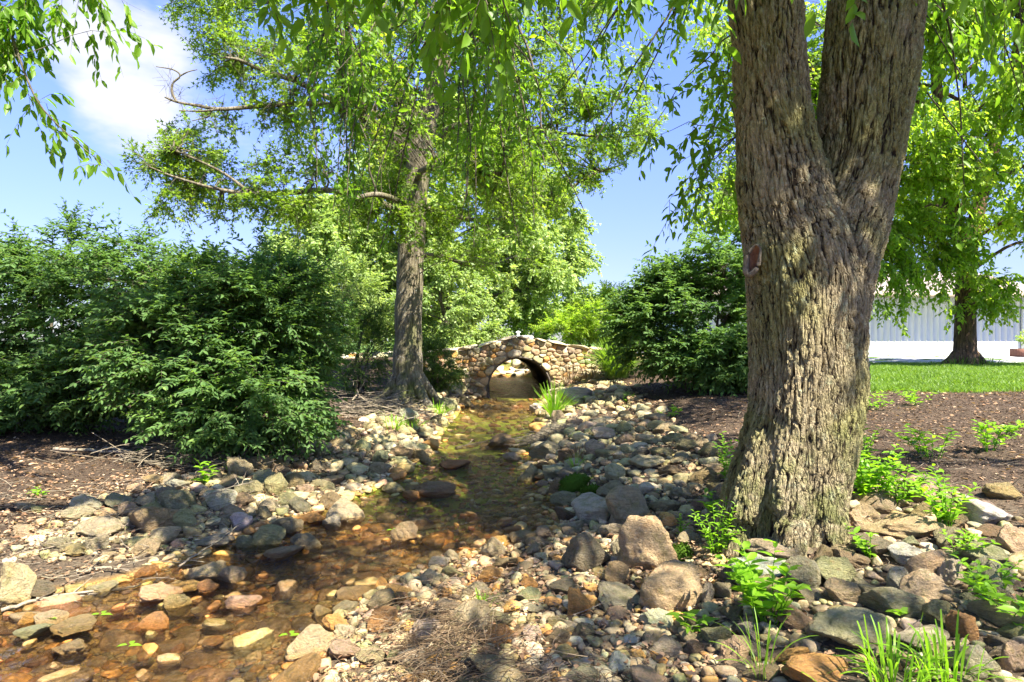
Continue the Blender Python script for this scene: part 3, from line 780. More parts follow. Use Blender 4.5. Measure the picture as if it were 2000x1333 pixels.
# ---------------- big tree: bark and forked trunk
def bark_mat():
    n = NT('furrowed_bark'); fl = n.attr('flow', 'Vector')
    def warp(v, sc_, amt, m_=(1, 1, 1)):
        c = n.add('TexNoise', {'Vector': n.map(v, m_), 'Scale': sc_, 'Detail': 2.}).outputs['Color']
        c = n.add('VectorMath', {0: c, 1: (.5, .5, .5)}, operation='SUBTRACT').outputs[0]
        return n.add('VectorMath', {0: v, 1: n.add('VectorMath', {0: c, 'Scale': amt}, operation='SCALE').outputs[0]}, operation='ADD').outputs[0]
    v = warp(warp(fl, 7., .06), 34., .018)
    def ridge(sc_, m_, w_, det=2):
        return n.mr(n.math('ABSOLUTE', n.math('SUBTRACT', n.noise(n.map(v, m_), sc_, det, .5), .5)), 0, w_)
    r1 = ridge(17., (1, 1, .8), .055); r2 = ridge(34., (1, 1, .9), .07, 3); r3 = ridge(50., (1, 1, 3.2), .06, 3)
    e1 = n.add('TexVoronoi', {'Vector': v, 'Scale': 30., 'Randomness': 1.}, feature='DISTANCE_TO_EDGE').outputs['Distance']
    pl = n.mr(e1, 0, .16)
    a = n.noise(n.map(fl, (1, 1, 3)), 60, 6, .75); b = n.noise(n.pos(), 2.2, 3)
    h = n.math('ADD', n.math('MULTIPLY', r1, .34), n.math('ADD', n.math('MULTIPLY', r2, .26), n.math('ADD', n.math('MULTIPLY', r3, .10), n.math('ADD', n.math('MULTIPLY', pl, .22), n.math('MULTIPLY', a, .30)))))
    lightc = n.ramp(a, [(.3, (.165, .13, .075)), (.5, (.28, .228, .135)), (.7, (.42, .35, .225))])
    lightc = n.mix(n.mr(b, .42, .6, 0, .7), lightc, n.mix(1, lightc, (.78, .92, .50), 'MULTIPLY'))
    lightc = n.mix(n.mr(n.noise(n.pos(), 5.5, 5, .65), .55, .68, 0, .5), lightc, n.mix(1, lightc, (.62, .56, .50), 'MULTIPLY'))
    lightc = n.mix(n.mr(n.noise(n.pos(), 16, 5, .7), .56, .66, 0, .5), lightc, (.34, .38, .25))
    zz = n.add('SeparateXYZ', {0: n.pos()}).outputs[2]
    lightc = n.mix(n.math('MULTIPLY', n.mr(n.noise(n.pos(), 4.2, 5, .7), .46, .60, 0, .75), n.mr(zz, 1.6, .5)), lightc, (.12, .14, .035))
    col = n.mix(n.mr(h, .44, .78), (.035, .026, .018), lightc)
    n.P(Base_Color=col, Roughness=.93, Normal=n.bump(h, .6, .012))
    n.b.inputs['Specular IOR Level'].default_value = .1
    dp = n.add('Displacement', {'Height': h, 'Midlevel': .85, 'Scale': .038})
    n.t.links.new(dp.outputs[0], n.out.inputs['Displacement'])
    n.m.displacement_method = 'BOTH'
    return n.m
DA = 3.72
def line(lst): # px, py, r_px (at depth DA)
    return np.array([P(a, b, DA) for a, b, _ in lst]), np.array([c*DA/F for _, _, c in lst])
main_p, main_r = line([(1534,1085,112),(1538,1050,105),(1547,1000,98),(1555,950,97),(1562,900,100),(1568,850,101),(1574,750,105),(1574,650,108),(1572,560,110),(1556,480,104),(1536,400,88),(1522,300,76),(1510,200,71),(1503,100,70),(1495,0,68),(1484,-150,62),(1468,-350,55),(1450,-520,50)])
rt_p, rt_r = line([(1576,720,80),(1588,620,98),(1612,520,96),(1638,450,88),(1666,380,80),(1686,300,82),(1699,200,84),(1712,100,86),(1721,0,86),(1735,-150,78),(1750,-350,66),(1770,-520,56)])
rt_p[:, 1] += np.linspace(0, .10, len(rt_p))
lb_p, lb_r = line([(1530,150,50),(1548,60,46),(1562,-60,42),(1590,-250,38),(1620,-480,32)]); lb_p[:, 1] += np.array([.08, .2, .32, .5, .7])
def dense(p, r, n):
    return catmull(p, n), np.interp(np.linspace(0, 1, n), np.linspace(0, 1, len(r)), r)
parts = []
paths = []
for p_, r_, n_ in ((main_p, main_r, 60), (rt_p, rt_r, 50), (lb_p, lb_r, 24)):
    pp, rr = dense(p_, r_, n_); paths.append((pp, rr))
    v, f = tubes(pp[None], rr[None], 28); K = n_*28
    # caps
    v = np.concatenate([v, pp[:1], pp[-1:]]); k0 = np.arange(28); e0 = (n_-1)*28+np.arange(28)
    caps = np.concatenate([np.stack([np.roll(k0, -1), k0, np.full(28, K)], -1), np.stack([e0, np.roll(e0, -1), np.full(28, K+1)], -1)])
    parts.append((v, [f, caps]))
# root flares
gA = np.random.default_rng(5)
bz = P(1535, 1060, DA)
for ang, ln in ((3.5, .42), (2.6, .34), (4.4, .40), (5.2, .34), (.2, .36), (1.2, .3)):
    dx, dy = math.cos(ang), math.sin(ang)
    a0 = np.array([bz[0]+.04+dx*.13, DA+dy*.13, 1.15]); a1 = np.array([bz[0]+dx*.245, DA+dy*.245, .62]); a2 = np.array([bz[0]+dx*ln, DA+dy*ln, .30])
    a2[2] = min(gh(a2[0], a2[1]), .36)-.04
    pp, rr = dense(np.array([a0, a1, a2]), np.array([.10, .11, .06]), 10)
    v, f = tubes(pp[None], rr[None], 14); K = 140; v = np.concatenate([v, pp[:1], pp[-1:]]); k0 = np.arange(14); e0 = 126+np.arange(14)
    parts.append((v, [f, np.concatenate([np.stack([np.roll(k0, -1), k0, np.full(14, K)], -1), np.stack([e0, np.roll(e0, -1), np.full(14, K+1)], -1)])]))
V, Fa = merge(parts)
# undulation of the trunk
V = V+fbm(V*np.array([3, 3, 1.6]), 2, 61)[:, None]*.022*unit(V-np.array([0, 0, 1])*V[:, 2:3]-np.array([bz[0], DA, 0]))
tmp = bpy.data.objects.new('tmp', mesh_np('tmp', V, Fa)); C.objects.link(tmp)
md = tmp.modifiers.new('r', 'REMESH'); md.mode = 'VOXEL'; md.voxel_size = .0115
md = tmp.modifiers.new('s', 'SMOOTH'); md.iterations = 14; md.factor = .5
bpy.context.view_layer.update()
me = bpy.data.meshes.new_from_object(tmp.evaluated_get(bpy.context.evaluated_depsgraph_get()))
bpy.data.objects.remove(tmp)
co = np.empty(len(me.vertices)*3, np.float32); me.vertices.foreach_get('co', co); co = co.reshape(-1, 3)
best = np.full(len(co), 1e9); flow = np.zeros((len(co), 3))
for k, (pp, rr) in enumerate(paths):
    idx = np.zeros(len(co), int); bd = np.full(len(co), 1e9)
    for i in range(len(pp)):
        d = np.linalg.norm(co-pp[i], axis=1)
        m = d < bd; bd[m] = d[m]; idx[m] = i
    tan = unit(np.gradient(pp, axis=0)); al = np.concatenate([[0], np.cumsum(np.linalg.norm(np.diff(pp, axis=0), axis=1))])
    rel = co-pp[idx]; tl = (rel*tan[idx]).sum(1); s_ = al[idx]+tl; lat = rel-tan[idx]*tl[:, None]
    sc_ = rr[idx]; q = bd/sc_
    u_ = unit(np.stack([lat[:, 0], lat[:, 1]], -1))*np.maximum(np.linalg.norm(lat, axis=1), sc_)[:, None]*.97
    fl = np.stack([u_[:, 0]+k*7, u_[:, 1], s_*.17+u_[:, 0]*0], -1)
    m = q < best*(.97 if k else 1); best[m] = q[m]; flow[m] = fl[m]
at = me.attributes.new('flow', 'FLOAT_VECTOR', 'POINT'); at.data.foreach_set('vector', flow.astype(np.float32).ravel())
me.polygons.foreach_set('use_smooth', np.ones(len(me.polygons), bool)); me.name = 'trunk'
print('trunkA verts', len(me.vertices))
rootA = empty('shade_tree', (0, 0, 0), 'big forked tree with deeply furrowed bark standing on the right bank', 'tree')
M_bark = bark_mat()
me.materials.clear(); link('trunk', me, M_bark, rootA)
# branch scar on the left of the trunk
sp = P(1471, 508, DA-.145)
n = NT('scar_callus'); a = n.noise(n.map(n.obj(), (1, 1, .4)), 60, 5, .7)
n.P(Base_Color=n.ramp(a, [(.3, (.06, .045, .03)), (.6, (.19, .155, .11)), (.8, (.30, .26, .20))]), Roughness=.9, Normal=n.bump(a, .8, .01)); M_callus = n.m
n = NT('scar_wood'); a = n.noise(n.map(n.obj(), (1, 1, .3)), 50, 5, .7)
n.P(Base_Color=n.ramp(a, [(.3, (.05, .02, .012)), (.55, (.20, .10, .06)), (.8, (.34, .21, .13))]), Roughness=.9, Normal=n.bump(a, .8, .01)); M_swood = n.m
fx = np.array([-.80, -.58, .08]); fx /= np.linalg.norm(fx)               # scar faces left and forwards
ux = unit(np.cross(np.array([0, 0, 1.]), fx)); vx = np.cross(fx, ux)
th = np.linspace(0, 2*math.pi, 27)[:-1]
tilt = -.25
ring = []
for t in th:
    a_, b_ = .040*math.cos(t), .085*math.sin(t)
    ring.append(sp+ux*(a_*math.cos(tilt)-b_*math.sin(tilt))+vx*(a_*math.sin(tilt)+b_*math.cos(tilt))+fx*(.004*math.sin(5*t)))
ring = np.array(ring+ring[:1]); rr_ = .012-.007*np.sin(np.linspace(0, 2*math.pi, 27)+.3)
v, f = tubes(ring[None], rr_[None], 10)
scar = link('branch_scar', mesh_np('branch_scar', v, f, None, True), M_callus, rootA)
dv_ = [sp-fx*.045]; 
for k in range(1, 5):
    for t in th:
        a_, b_ = .040*math.cos(t)*k/4, .085*math.sin(t)*k/4
        dv_.append(sp+ux*(a_*math.cos(tilt)-b_*math.sin(tilt))+vx*(a_*math.sin(tilt)+b_*math.cos(tilt))-fx*(.045*(1-(k/4)**2)+.003*math.sin(9*t+k)))
df = [[0, 1+(i+1) % 26, 1+i] for i in range(26)]
for k in range(3):
    for i in range(26):
        a0 = 1+k*26+i; a1 = 1+k*26+(i+1) % 26; df += [[a0, a1, a1+26], [a0, a1+26, a0+26]]
sw = link('heartwood', mesh_np('heartwood', np.array(dv_), np.array(df), None, True), M_swood, scar)

# limbs overhead and the hanging foliage
A = Plant(21)
tl = paths[0][0][-1]; tr_ = paths[1][0][-1]; tb = paths[2][0][-1]
A.limb([tl, tl+(-.35, .1, .9), (-.2, 4.6, 6.6), (-1.7, 5.2, 7.2), (-3.4, 5.6, 7.3)], [.145, .12, .09, .06, .02], 12)
A.limb([tl, tl+(-.2, -.5, .8), (.2, 2.2, 6.0), (-1.3, 1.4, 6.3), (-3.2, .9, 6.2)], [.12, .10, .08, .05, .02], 10)
A.limb([(-.2, 4.6, 6.6), (-1.6, 4.2, 6.1), (-3.0, 3.9, 5.6), (-4.1, 4.0, 5.1)], [.06, .045, .03, .015], 8)
A.limb([tr_, tr_+(.5, .1, 1), (3.7, 4.2, 7.4), (5.2, 4.6, 8.2)], [.16, .13, .09, .03], 12)
A.limb([tr_, tr_+(.3, -.6, .9), (2.9, 2.0, 6.3), (3.6, .3, 6.7)], [.14, .11, .08, .03], 10)
A.limb([tb, tb+(0, .6, .9), (1.3, 6.4, 7.2), (.3, 8.4, 7.9)], [.09, .08, .06, .02], 10)
A.limb([tl+(-.1, 0, .3), (.5, 3.2, 5.5), (-.3, 3.0, 5.2), (-.9, 2.9, 4.6)], [.07, .05, .035, .015], 8)
A.limb([(-.2, 4.6, 6.6), (-.5, 5.6, 6.3), (-1.2, 6.3, 5.8), (-1.9, 6.6, 5.0)], [.05, .04, .03, .012], 8)
A.limb([(1.3, 6.4, 7.2), (.7, 6.2, 6.6), (.1, 6.1, 5.7), (-.4, 6.0, 5.0)], [.05, .04, .03, .012], 8)
HK = dict(tmpl=L_NEAR, L=.10, W=.40, droop=.65, twl=.45, nl=9, jit=.3, hang=.25, outw=.15, sr=.006, tr=.0022)
# top strip, near leaves
def hang(px, py, d, rx, rz, ry=.5, ns=6, nt=9, **k):
    o = dict(HK); o.update(k)
    A.clump(P(px, py, d), (rx, ry, rz), ns, nt, **o)
for px, py, d, rx, rz, ns in ((980, -20, 2.4, .42, .16, 8), (850, -40, 2.7, .4, .2, 7), (700, -50, 3.0, .4, .2, 7), (560, -50, 3.0, .4, .16, 5), (1130, -50, 2.7, .4, .16, 7), (1260, -30, 3.0, .4, .2, 7), (1340, -20, 3.3, .35, .25, 7), (930, 40, 2.6, .22, .16, 4), (1500, -90, 2.6, .35, .12, 4), (1660, -95, 2.6, .35, .10, 4), (1800, -70, 2.7, .3, .12, 4), (450, -60, 3.0, .3, .08, 3)):
    hang(px, py, d, rx, rz, .4, ns, 7, twl=.26)
# mass hanging over the middle
for px, py, d, rx, rz, ns in ((640, 110, 5.2, .6, .45, 8), (760, 180, 5.0, .5, .55, 10), (700, 300, 5.6, .5, .5, 10), (620, 380, 6.0, .35, .4, 6), (920, 330, 5.4, .4, .5, 8), (960, 260, 5.2, .5, .6, 11), (1060, 180, 5.0, .5, .55, 10), (1000, 400, 5.8, .5, .45, 9), (1130, 330, 5.4, .4, .5, 8), (930, 470, 6.0, .35, .3, 5), (740, 440, 6.0, .35, .35, 6), (560, 230, 6.2, .4, .4, 5), (1200, 40, 4.8, .35, .25, 5), (1320, 10, 4.4, .3, .2, 5)):
    hang(px, py, d, rx, rz, .6, int(ns*.6+.5), 10, nl=9, L=.075, droop=.42, jit=.5, twl=.34)
# sprays on both sides of the trunk
for px, py, d, rx, rz, ns in ((1370, 90, 4.0, .14, .25, 3), (1375, 300, 4.2, .14, .18, 3), (1290, 290, 4.3, .16, .10, 2), (1320, 380, 4.3, .14, .2, 3), (1390, 430, 4.2, .1, .12, 1)):
    hang(px, py, d, rx, rz, .3, ns, 4, nl=8, L=.075, droop=.5, twl=.28, starts=np.array([P(1440, 60, 3.9), P(1440, 265, 3.9), P(1440, 180, 3.9)]))
for px, py, d, rx, rz, ns in ((1880, 60, 4.6, .4, .3, 7), (1980, 140, 4.2, .3, .4, 6), (1960, 300, 4.6, .2, .3, 3), (1990, -20, 3.4, .3, .2, 5)):
    hang(px, py, d, rx, rz, .4, ns, 7, nl=8, L=.09)
# strands against the sky at the upper left
A.limb([(-4.1, 4.0, 5.1), P(-60, -60, 4.3), P(10, 40, 4.25), P(40, 120, 4.2), P(75, 200, 4.2), P(130, 260, 4.2), P(200, 320, 4.2)], [.02, .014, .010, .008, .006, .004, .002], 5, keep=False)
ln_ = catmull([P(-20, -20, 4.25), P(10, 40, 4.25), P(40, 120, 4.2), P(75, 200, 4.2), P(130, 260, 4.2), P(205, 325, 4.2)], 16)
for i in range(1, 16):
    A.clump(ln_[i], (.06, .1, .05), 1+(i % 2), 1, 5 if i < 14 else 4, L=.092, W=.38, twl=.20, droop=.9, tmpl=L_NEAR, hang=.1, sr=.004, starts=ln_[max(0, i-1):i+1], tr=.0018)
for px, py, ns in ((60, 30, 6), (140, 10, 2), (20, 120, 4), (30, 240, 2), (190, 50, 2), (250, 20, 2), (-10, 30, 4), (100, 50, 2), (30, 20, 5), (0, 180, 3), (270, -10, 2)):
    A.clump(P(px, py, 4.3), (.12, .25, .1), ns, 3, 7, L=.092, W=.38, twl=.22, droop=.9, tmpl=L_NEAR, hang=.15, sr=.004, starts=np.array([P(60, -60, 4.3), P(10, 10, 4.25), P(180, -50, 4.4), P(30, 110, 4.2)]), tr=.0018)
# overhead canopy that shades the foreground
for _ in range(70):
    x = A.g.uniform(-6.0, 6.5); y = A.g.uniform(-3.2, 6.8)
    if _ >= 58: x, y = (A.g.uniform(-4.5, -.5), A.g.uniform(3.2, 6.6)) if _ % 2 else (A.g.uniform(3, 7), A.g.uniform(1, 6))
    if math.hypot(x-2.8, y+.2) < 1.2: continue
    if x > 3 and y < 1 and A.g.random() < .6: continue
    if -1.5 < x < 2 and y < 2 and A.g.random() < .4: continue
    z = max(4.9, CAMZ+.533*y+1.0)+A.g.uniform(0, 1.9)
    A.clump((x, y, z), (.75, .75, .4), 6 if _ < 58 else 8, 7, 8, L=.14, W=.45, twl=.5, droop=.45, tmpl=L_FAR, sr=.005)
A.build(rootA, M_leafA, M_twig, 'limbs', trunk_mat=M_twig)
anchor(rootA, (bz[0], DA, gh(bz[0], DA)))
# ---------------- middle tree
rootB = empty('oak_tree', (0, 0, 0), 'tall straight-trunked tree on the left bank just before the bridge', 'tree')
DB = 11.0
def lineB(lst): return np.array([P(a, b, DB) for a, b, _ in lst]), np.array([c*DB/F for _, _, c in lst])
tp_, trr = lineB([(797,812,42),(797,790,38),(796,765,34),(796,735,29),(796,700,27),(797,650,27),(798,600,27),(801,520,26),(807,430,25),(815,340,24),(828,260,22),(846,180,20),(860,100,18),(870,20,17),(876,-120,15),(870,-300,12),(860,-480,7)])
B = Plant(31)
ptsB = catmull(tp_, 70); rB = np.interp(np.linspace(0, 1, 70), np.linspace(0, 1, len(trr)), trr)
v, f = tubes(ptsB[None], rB[None], 40)
# fluted foot
vv = v.reshape(70, 40, 3); cen = ptsB[:, None]; ang = np.arange(40)*2*math.pi/40
fl_ = (1+.16*np.maximum(0, np.cos(5*ang+.7))[None, :, None]**2*sstep(1.3, .3, vv[:, :, 2:3]))
vv = cen+(vv-cen)*fl_
vv = vv+(vv-cen)*fbm(vv*2.5, 3, 8)[..., None]*.10
B.wood.append((vv.reshape(-1, 3), f)); B.nodes.append(ptsB[28:])
for a0, ln in ((3.6, .75), (4.5, .85), (5.5, .9), (.2, .7), (2.6, .6), (1.2, .6)):
    dx, dy = math.cos(a0), math.sin(a0); bx, by = tp_[1][0], DB
    e = (bx+dx*ln, by+dy*ln); m_ = (bx+dx*.42, by+dy*.42)
    B.wood.append(tubes(catmull([(bx+dx*.12, by+dy*.12, .95), (m_[0], m_[1], .56), (e[0], e[1], gh(*e)-.06)], 12)[None], np.array([np.linspace(.13, .04, 12)]), 10))
def limbB(lst, keep=True, sides=9, dd=None):
    d = dd if dd is not None else np.zeros(len(lst))
    p = np.array([P(a, b, DB+q) for (a, b, _), q in zip(lst, d)]); r = [c*DB/F*.72 for *_, c in lst]
    return B.limb(p, r, sides, len(lst)*5, keep)
limbB([(820,310,13),(760,255,10),(700,225,9),(640,205,8),(570,203,6.5),(500,208,5.5),(430,213,4.5),(385,206,3.6),(345,199,2.6),(322,190,1.6)], dd=np.linspace(0, -1.5, 10))
limbB([(345,199,3.0),(336,180,2.8),(338,162,2.4),(352,148,2.2),(338,136,1.6),(305,130,1)], False, 6, np.full(6, -1.45))
limbB([(352,148,2),(368,140,1.5),(385,136,1)], False, 5, np.full(3, -1.45))
limbB([(430,213,3.0),(395,217,2.2),(350,216,1.2)], False, 6, np.full(3, -1.3))
limbB([(415,214,2.2),(405,228,1.6),(375,236,1)], False, 5, np.full(3, -1.3))
limbB([(838,225,12),(760,230,9),(700,205,8),(640,190,7),(580,160,6),(520,140,5),(470,118,4),(440,112,2.5)], dd=np.linspace(0, -1.0, 8))
limbB([(580,160,4),(560,140,3),(545,120,2.5),(500,105,1.5)], dd=np.full(4, -.8))
limbB([(805,430,12),(740,395,9),(650,372,8),(560,376,7),(490,378,6),(420,368,4),(340,345,2.5),(290,325,1.5)], dd=np.linspace(0, -1.2, 8))
limbB([(490,378,4),(440,340,3),(380,310,2.5),(330,290,1.5)], dd=np.full(4, -1.0))
limbB([(822,300,11),(880,250,8),(940,238,7),(1010,245,5),(1100,260,4),(1200,268,2.5),(1270,262,1.3)], dd=np.linspace(0, -.6, 7))
limbB([(808,400,10),(880,420,7),(960,430,6),(1060,400,4.5),(1150,345,3),(1220,320,1.5)], dd=np.linspace(0, .8, 6))
limbB([(802,500,9),(860,500,6),(930,520,4),(1010,500,3)], dd=np.linspace(0, 1, 4))
limbB([(866,60,12),(800,-10,9),(700,-60,7),(560,-60,5),(400,-40,3)], dd=np.linspace(0, -.8, 5))
limbB([(850,160,12),(930,60,9),(1050,-20,7),(1180,-40,4)], dd=np.linspace(0, .5, 4))
limbB([(868,0,11),(840,-120,9),(700,-260,6),(560,-330,3)], dd=np.linspace(0, .5, 4))
limbB([(872,-60,11),(960,-160,8),(1080,-230,5),(1200,-250,3)], dd=np.linspace(0, -.5, 4))
limbB([(828,270,11),(800,180,9),(740,90,7),(660,20,5),(560,-10,3)], dd=np.linspace(0, 1.4, 5))
limbB([(815,350,9),(830,330,8),(900,330,6),(980,340,4)], dd=np.array([0, -1, -2.2, -3.2]))
limbB([(806,420,9),(790,400,8),(740,380,6),(680,390,4)], dd=np.array([0, -1, -2.2, -3.2]))
OK = dict(L=.105, W=.62, twl=.30, nl=8, droop=.12, tmpl=L_STAR, outw=.45, sr=.007, tr=.0045, jit=.4)
cB = [(330,345,.55,.32,9),(400,320,.6,.35,10),(300,300,.35,.2,5),(350,260,.3,.15,4),(450,350,.6,.4,11),(430,270,.5,.2,6),(510,320,.5,.3,7),(400,400,.5,.3,8),(340,410,.3,.2,4),(560,400,.6,.35,9),(470,430,.4,.2,4),(620,430,.6,.4,9),
 (430,130,.4,.3,6),(480,90,.6,.4,9),(540,60,.6,.4,10),(400,50,.6,.3,7),(350,10,.5,.3,6),(300,-20,.3,.3,3),(600,110,.6,.45,10),(560,190,.4,.25,6),(500,170,.35,.25,5),(640,40,.7,.5,10),(430,165,.25,.15,3),(650,250,.6,.4,10),(590,270,.4,.3,6),(520,240,.3,.2,3),
 (700,140,.7,.5,10),(740,40,.7,.5,10),(720,320,.7,.5,10),(700,400,.6,.4,8),(820,30,.7,.5,9),(900,100,.7,.5,9),(960,30,.7,.5,10),(980,160,.7,.5,10),(1060,80,.7,.5,9),(1080,200,.6,.4,9),(1150,150,.5,.4,7),(1150,240,.5,.3,8),(1210,245,.4,.22,7),(1260,262,.25,.12,4),(1200,290,.35,.15,5),(1120,310,.5,.3,7),(1170,340,.3,.2,4),(1050,300,.6,.4,9),(980,300,.7,.5,10),(930,380,.6,.5,9),(1020,400,.6,.4,9),(1100,400,.5,.3,6),(1000,480,.5,.35,6),(900,480,.5,.3,5),(860,420,.5,.4,6),(1170,50,.6,.5,8),(1240,100,.4,.4,4),(780,280,.5,.5,7),(860,250,.5,.4,7)]
for px, py, rx, rz, ns in cB:
    B.clump(P(px, py, DB+(B.g.uniform(-1.3, 1.2) if not 770 < px < 905 else B.g.uniform(.7, 1.6))), (rx*1.15, .9, rz*1.1), ns, 15, **OK)
for px, py, q, ns in ((835, 300, -1.2, 3), (800, 430, -1.3, 3), (730, 400, -1.6, 7), (740, 350, -1.4, 6), (900, 440, -1.2, 6), (870, 380, -1.3, 3), (770, 480, -1.0, 2), (930, 500, -1, 4)):
    B.clump(P(px, py, DB+q), (.4, .3, .3), ns, 13, **OK)
for k in range(46):   # out-of-frame top of the crown
    B.clump((B.g.uniform(-5.5, 2.4), DB+B.g.uniform(-3.0, 2.6), B.g.uniform(7.6, 10.5)), (.8, .8, .5), 7, 9, **OK)
for k in range(26):   # near and far sides of the crown
    sgn = -1 if k % 2 else 1
    qx = B.g.uniform(620, 1060)
    if sgn < 0 and 760 < qx < 920: continue
    B.clump(P(qx, B.g.uniform(60, 360), DB+sgn*B.g.uniform(1.6, 3.4)), (.7, .7, .45), 7, 12, **OK)
for px, py, q in ((330, 150, .14), (345, 190, .14), (380, 215, .16), (420, 205, .16), (470, 118, .2), (300, 330, .2)):
    B.clump(P(px, py, DB-1.4), (q, .1, q), 4, 5, 0, twl=.2, sr=.006, tr=.003, droop=.05)
for px, py in ((760, 250), (740, 210), (790, 170), (1040, 240), (700, 190), (560, 180)):   # bare dead twig sprays
    B.clump(P(px, py, DB-1), (.35, .3, .3), 9, 9, 0, twl=.35, sr=.008, tr=.005, droop=.1)
n = NT('grey_bark'); p = n.pos()
a = n.noise(n.map(p, (1, 1, .10)), 26, 7, .68, .3); b = n.noise(p, 2.6, 5, .6); c = n.noise(p, 30, 4, .7)
col = n.ramp(a, [(.32, (.045, .035, .022)), (.48, (.15, .125, .08)), (.66, (.27, .23, .155))])
z = n.add('SeparateXYZ', {0: p}).outputs[2]
col = n.mix(n.math('MULTIPLY', n.mr(b, .48, .62), n.mr(z, 2.2, .4, .35, 1)), col, n.mix(1, col, (.72, .95, .40), 'MULTIPLY'))
col = n.mix(n.math('MULTIPLY', n.mr(c, .56, .66), n.mr(b, .55, .4)), col, (.40, .41, .36))
n.P(Base_Color=col, Roughness=.92, Normal=n.bump(n.math('ADD', a, n.math('MULTIPLY', c, .2)), .9, .06)); M_barkB = n.m
B.build(rootB, M_leafB, M_twig, trunk_mat=M_barkB)
anchor(rootB, (tp_[1][0], DB, gh(tp_[1][0], DB)))

# ---------------- background trees
def bg_tree(name, label, cx, cy, h, rx, ry, ntr, seed, mat, n, L=.16, base=.8, trunk_r=.25, low=.25, cl=1.0, tm=None, nl=8, nt=10, shape=1., fill=.45):
    T = Plant(seed); g_ = T.g
    T.limb([(cx, cy, base-.3), (cx+.1, cy, base+h*.3), (cx-.1, cy, base+h*.6), (cx, cy, base+h*.92)], [trunk_r*1.35, trunk_r, trunk_r*.6, .04], 12)
    for k in range(14):
        a_ = k*2.4; z0 = base+h*(.18+.05*k); ln = rx*(1-.045*k)
        T.limb([(cx, cy, z0), (cx+math.cos(a_)*ln*.5, cy+math.sin(a_)*ln*.5*ry/rx, z0+h*.06), (cx+math.cos(a_)*ln*.9, cy+math.sin(a_)*ln*.9*ry/rx, z0+h*.10)], [trunk_r*.35, trunk_r*.2, .02], 6)
    for k in range(n):
        u_ = g_.uniform(low, 1); prof = (math.sin(math.pi*min(1, (u_-low)/(1-low)*.80+.20)))**.7*shape
        a_ = g_.uniform(0, 2*math.pi); q = g_.uniform(fill, 1)**.5
        rr2 = 1+.22*math.sin(a_*3+u_*9)
        c_ = (cx+math.cos(a_)*rx*prof*q*rr2, cy+math.sin(a_)*ry*prof*q, base+h*u_*.97)
        T.clump(c_, (rx*.17*cl, rx*.17*cl, rx*.12*cl), 6, nt, nl, L=L, W=.62, twl=.45*cl, droop=.3, tmpl=L_FAR, sr=.007, tr=.006, outw=.7)
    r_ = empty(name, (0, 0, 0), label, 'tree')
    T.build(r_, mat, M_twig, trunk_mat=tm or M_twig); anchor(r_, (cx, cy, base)); return r_
bg_tree('leafy_tree', 'pale green broad-crowned tree filling the space behind the stone bridge', -2.9, 27, 11.0, 5.2, 4.0, 0, 41, M_leafC, 230, L=.17, base=.9, low=.10, cl=1.0, fill=.6, nt=13)
bg_tree('leafy_tree', 'shorter pale green tree behind the left hedge and middle trunk', -7.2, 24, 6.2, 2.8, 2.6, 0, 43, M_leafC, 90, L=.14, base=.8, low=.08, trunk_r=.14, nt=12)
bg_tree('leafy_tree', 'slim light green tree at the right edge of the clump behind the bridge', 1.2, 31, 9.2, 3.0, 2.6, 0, 44, M_leafC, 105, L=.17, base=.8, low=.08, trunk_r=.18, nt=12)
bg_tree('leafy_tree', 'small bushy tree low behind the left end of the bridge', -2.2, 20.6, 3.4, 1.6, 1.4, 0, 45, M_leafC, 46, L=.12, base=.9, low=.05, trunk_r=.08, nt=12)

# ---------------- river birch on the lawn
DD = 18.5
D = Plant(51); bx = (1885-1000)/F*DD; zb = gh(bx, DD)
D.limb([(bx-.02, DD, zb-.15), (bx, DD, zb+.25), (bx, DD, zb+1.0), (bx+.02, DD, zb+2.2), (bx+.05, DD, zb+3.2)], [.46, .31, .27, .26, .23], 20, 30)
D.wood.append(tubes(catmull([(bx-.2, DD-.1, zb+.35), (bx-.55, DD-.15, zb+.10), (bx-.95, DD-.2, zb-.08)], 8)[None], np.array([np.linspace(.2, .05, 8)]), 9))
D.wood.append(tubes(catmull([(bx+.15, DD-.1, zb+.3), (bx+.4, DD-.2, zb+.02), (bx+.6, DD-.2, zb-.1)], 8)[None], np.array([np.linspace(.16, .05, 8)]), 9))
D.limb([(bx+.05, DD, zb+3.0), (bx-.5, DD, zb+5), (bx-.9, DD-.2, zb+7.5), (bx-1.1, DD, zb+10.5)], [.24, .2, .15, .06], 12)
D.limb([(bx+.05, DD, zb+3.0), (bx+.7, DD+.3, zb+5), (bx+1.4, DD+.2, zb+8), (bx+1.8, DD, zb+11)], [.22, .18, .13, .05], 12)
for k in range(16):
    a_ = k*2.4+.5; z0 = zb+2.6+k*.45; ln = 5.6-.18*k
    D.limb([(bx, DD, z0), (bx+math.cos(a_)*ln*.5, DD+math.sin(a_)*ln*.4, z0+1.1), (bx+math.cos(a_)*ln, DD+math.sin(a_)*ln*.8, z0+.9)], [.06, .04, .012], 7)
D.limb([(bx, DD, zb+3.0), (bx-1.8, DD-.8, zb+3.8), (bx-3.8, DD-1.6, zb+3.7), (bx-5.4, DD-2.0, zb+3.0)], [.09, .06, .04, .02], 7)
DKW = dict(L=.14, W=.6, twl=.5, nl=10, droop=.6, tmpl=L_FAR, hang=.15, sr=.006, tr=.005, outw=.4)
def cd(px, py, d, rx, rz, ns, nt=12): D.clump(P(px, py, d), (rx, rx*.8, rz), ns, nt, **DKW)
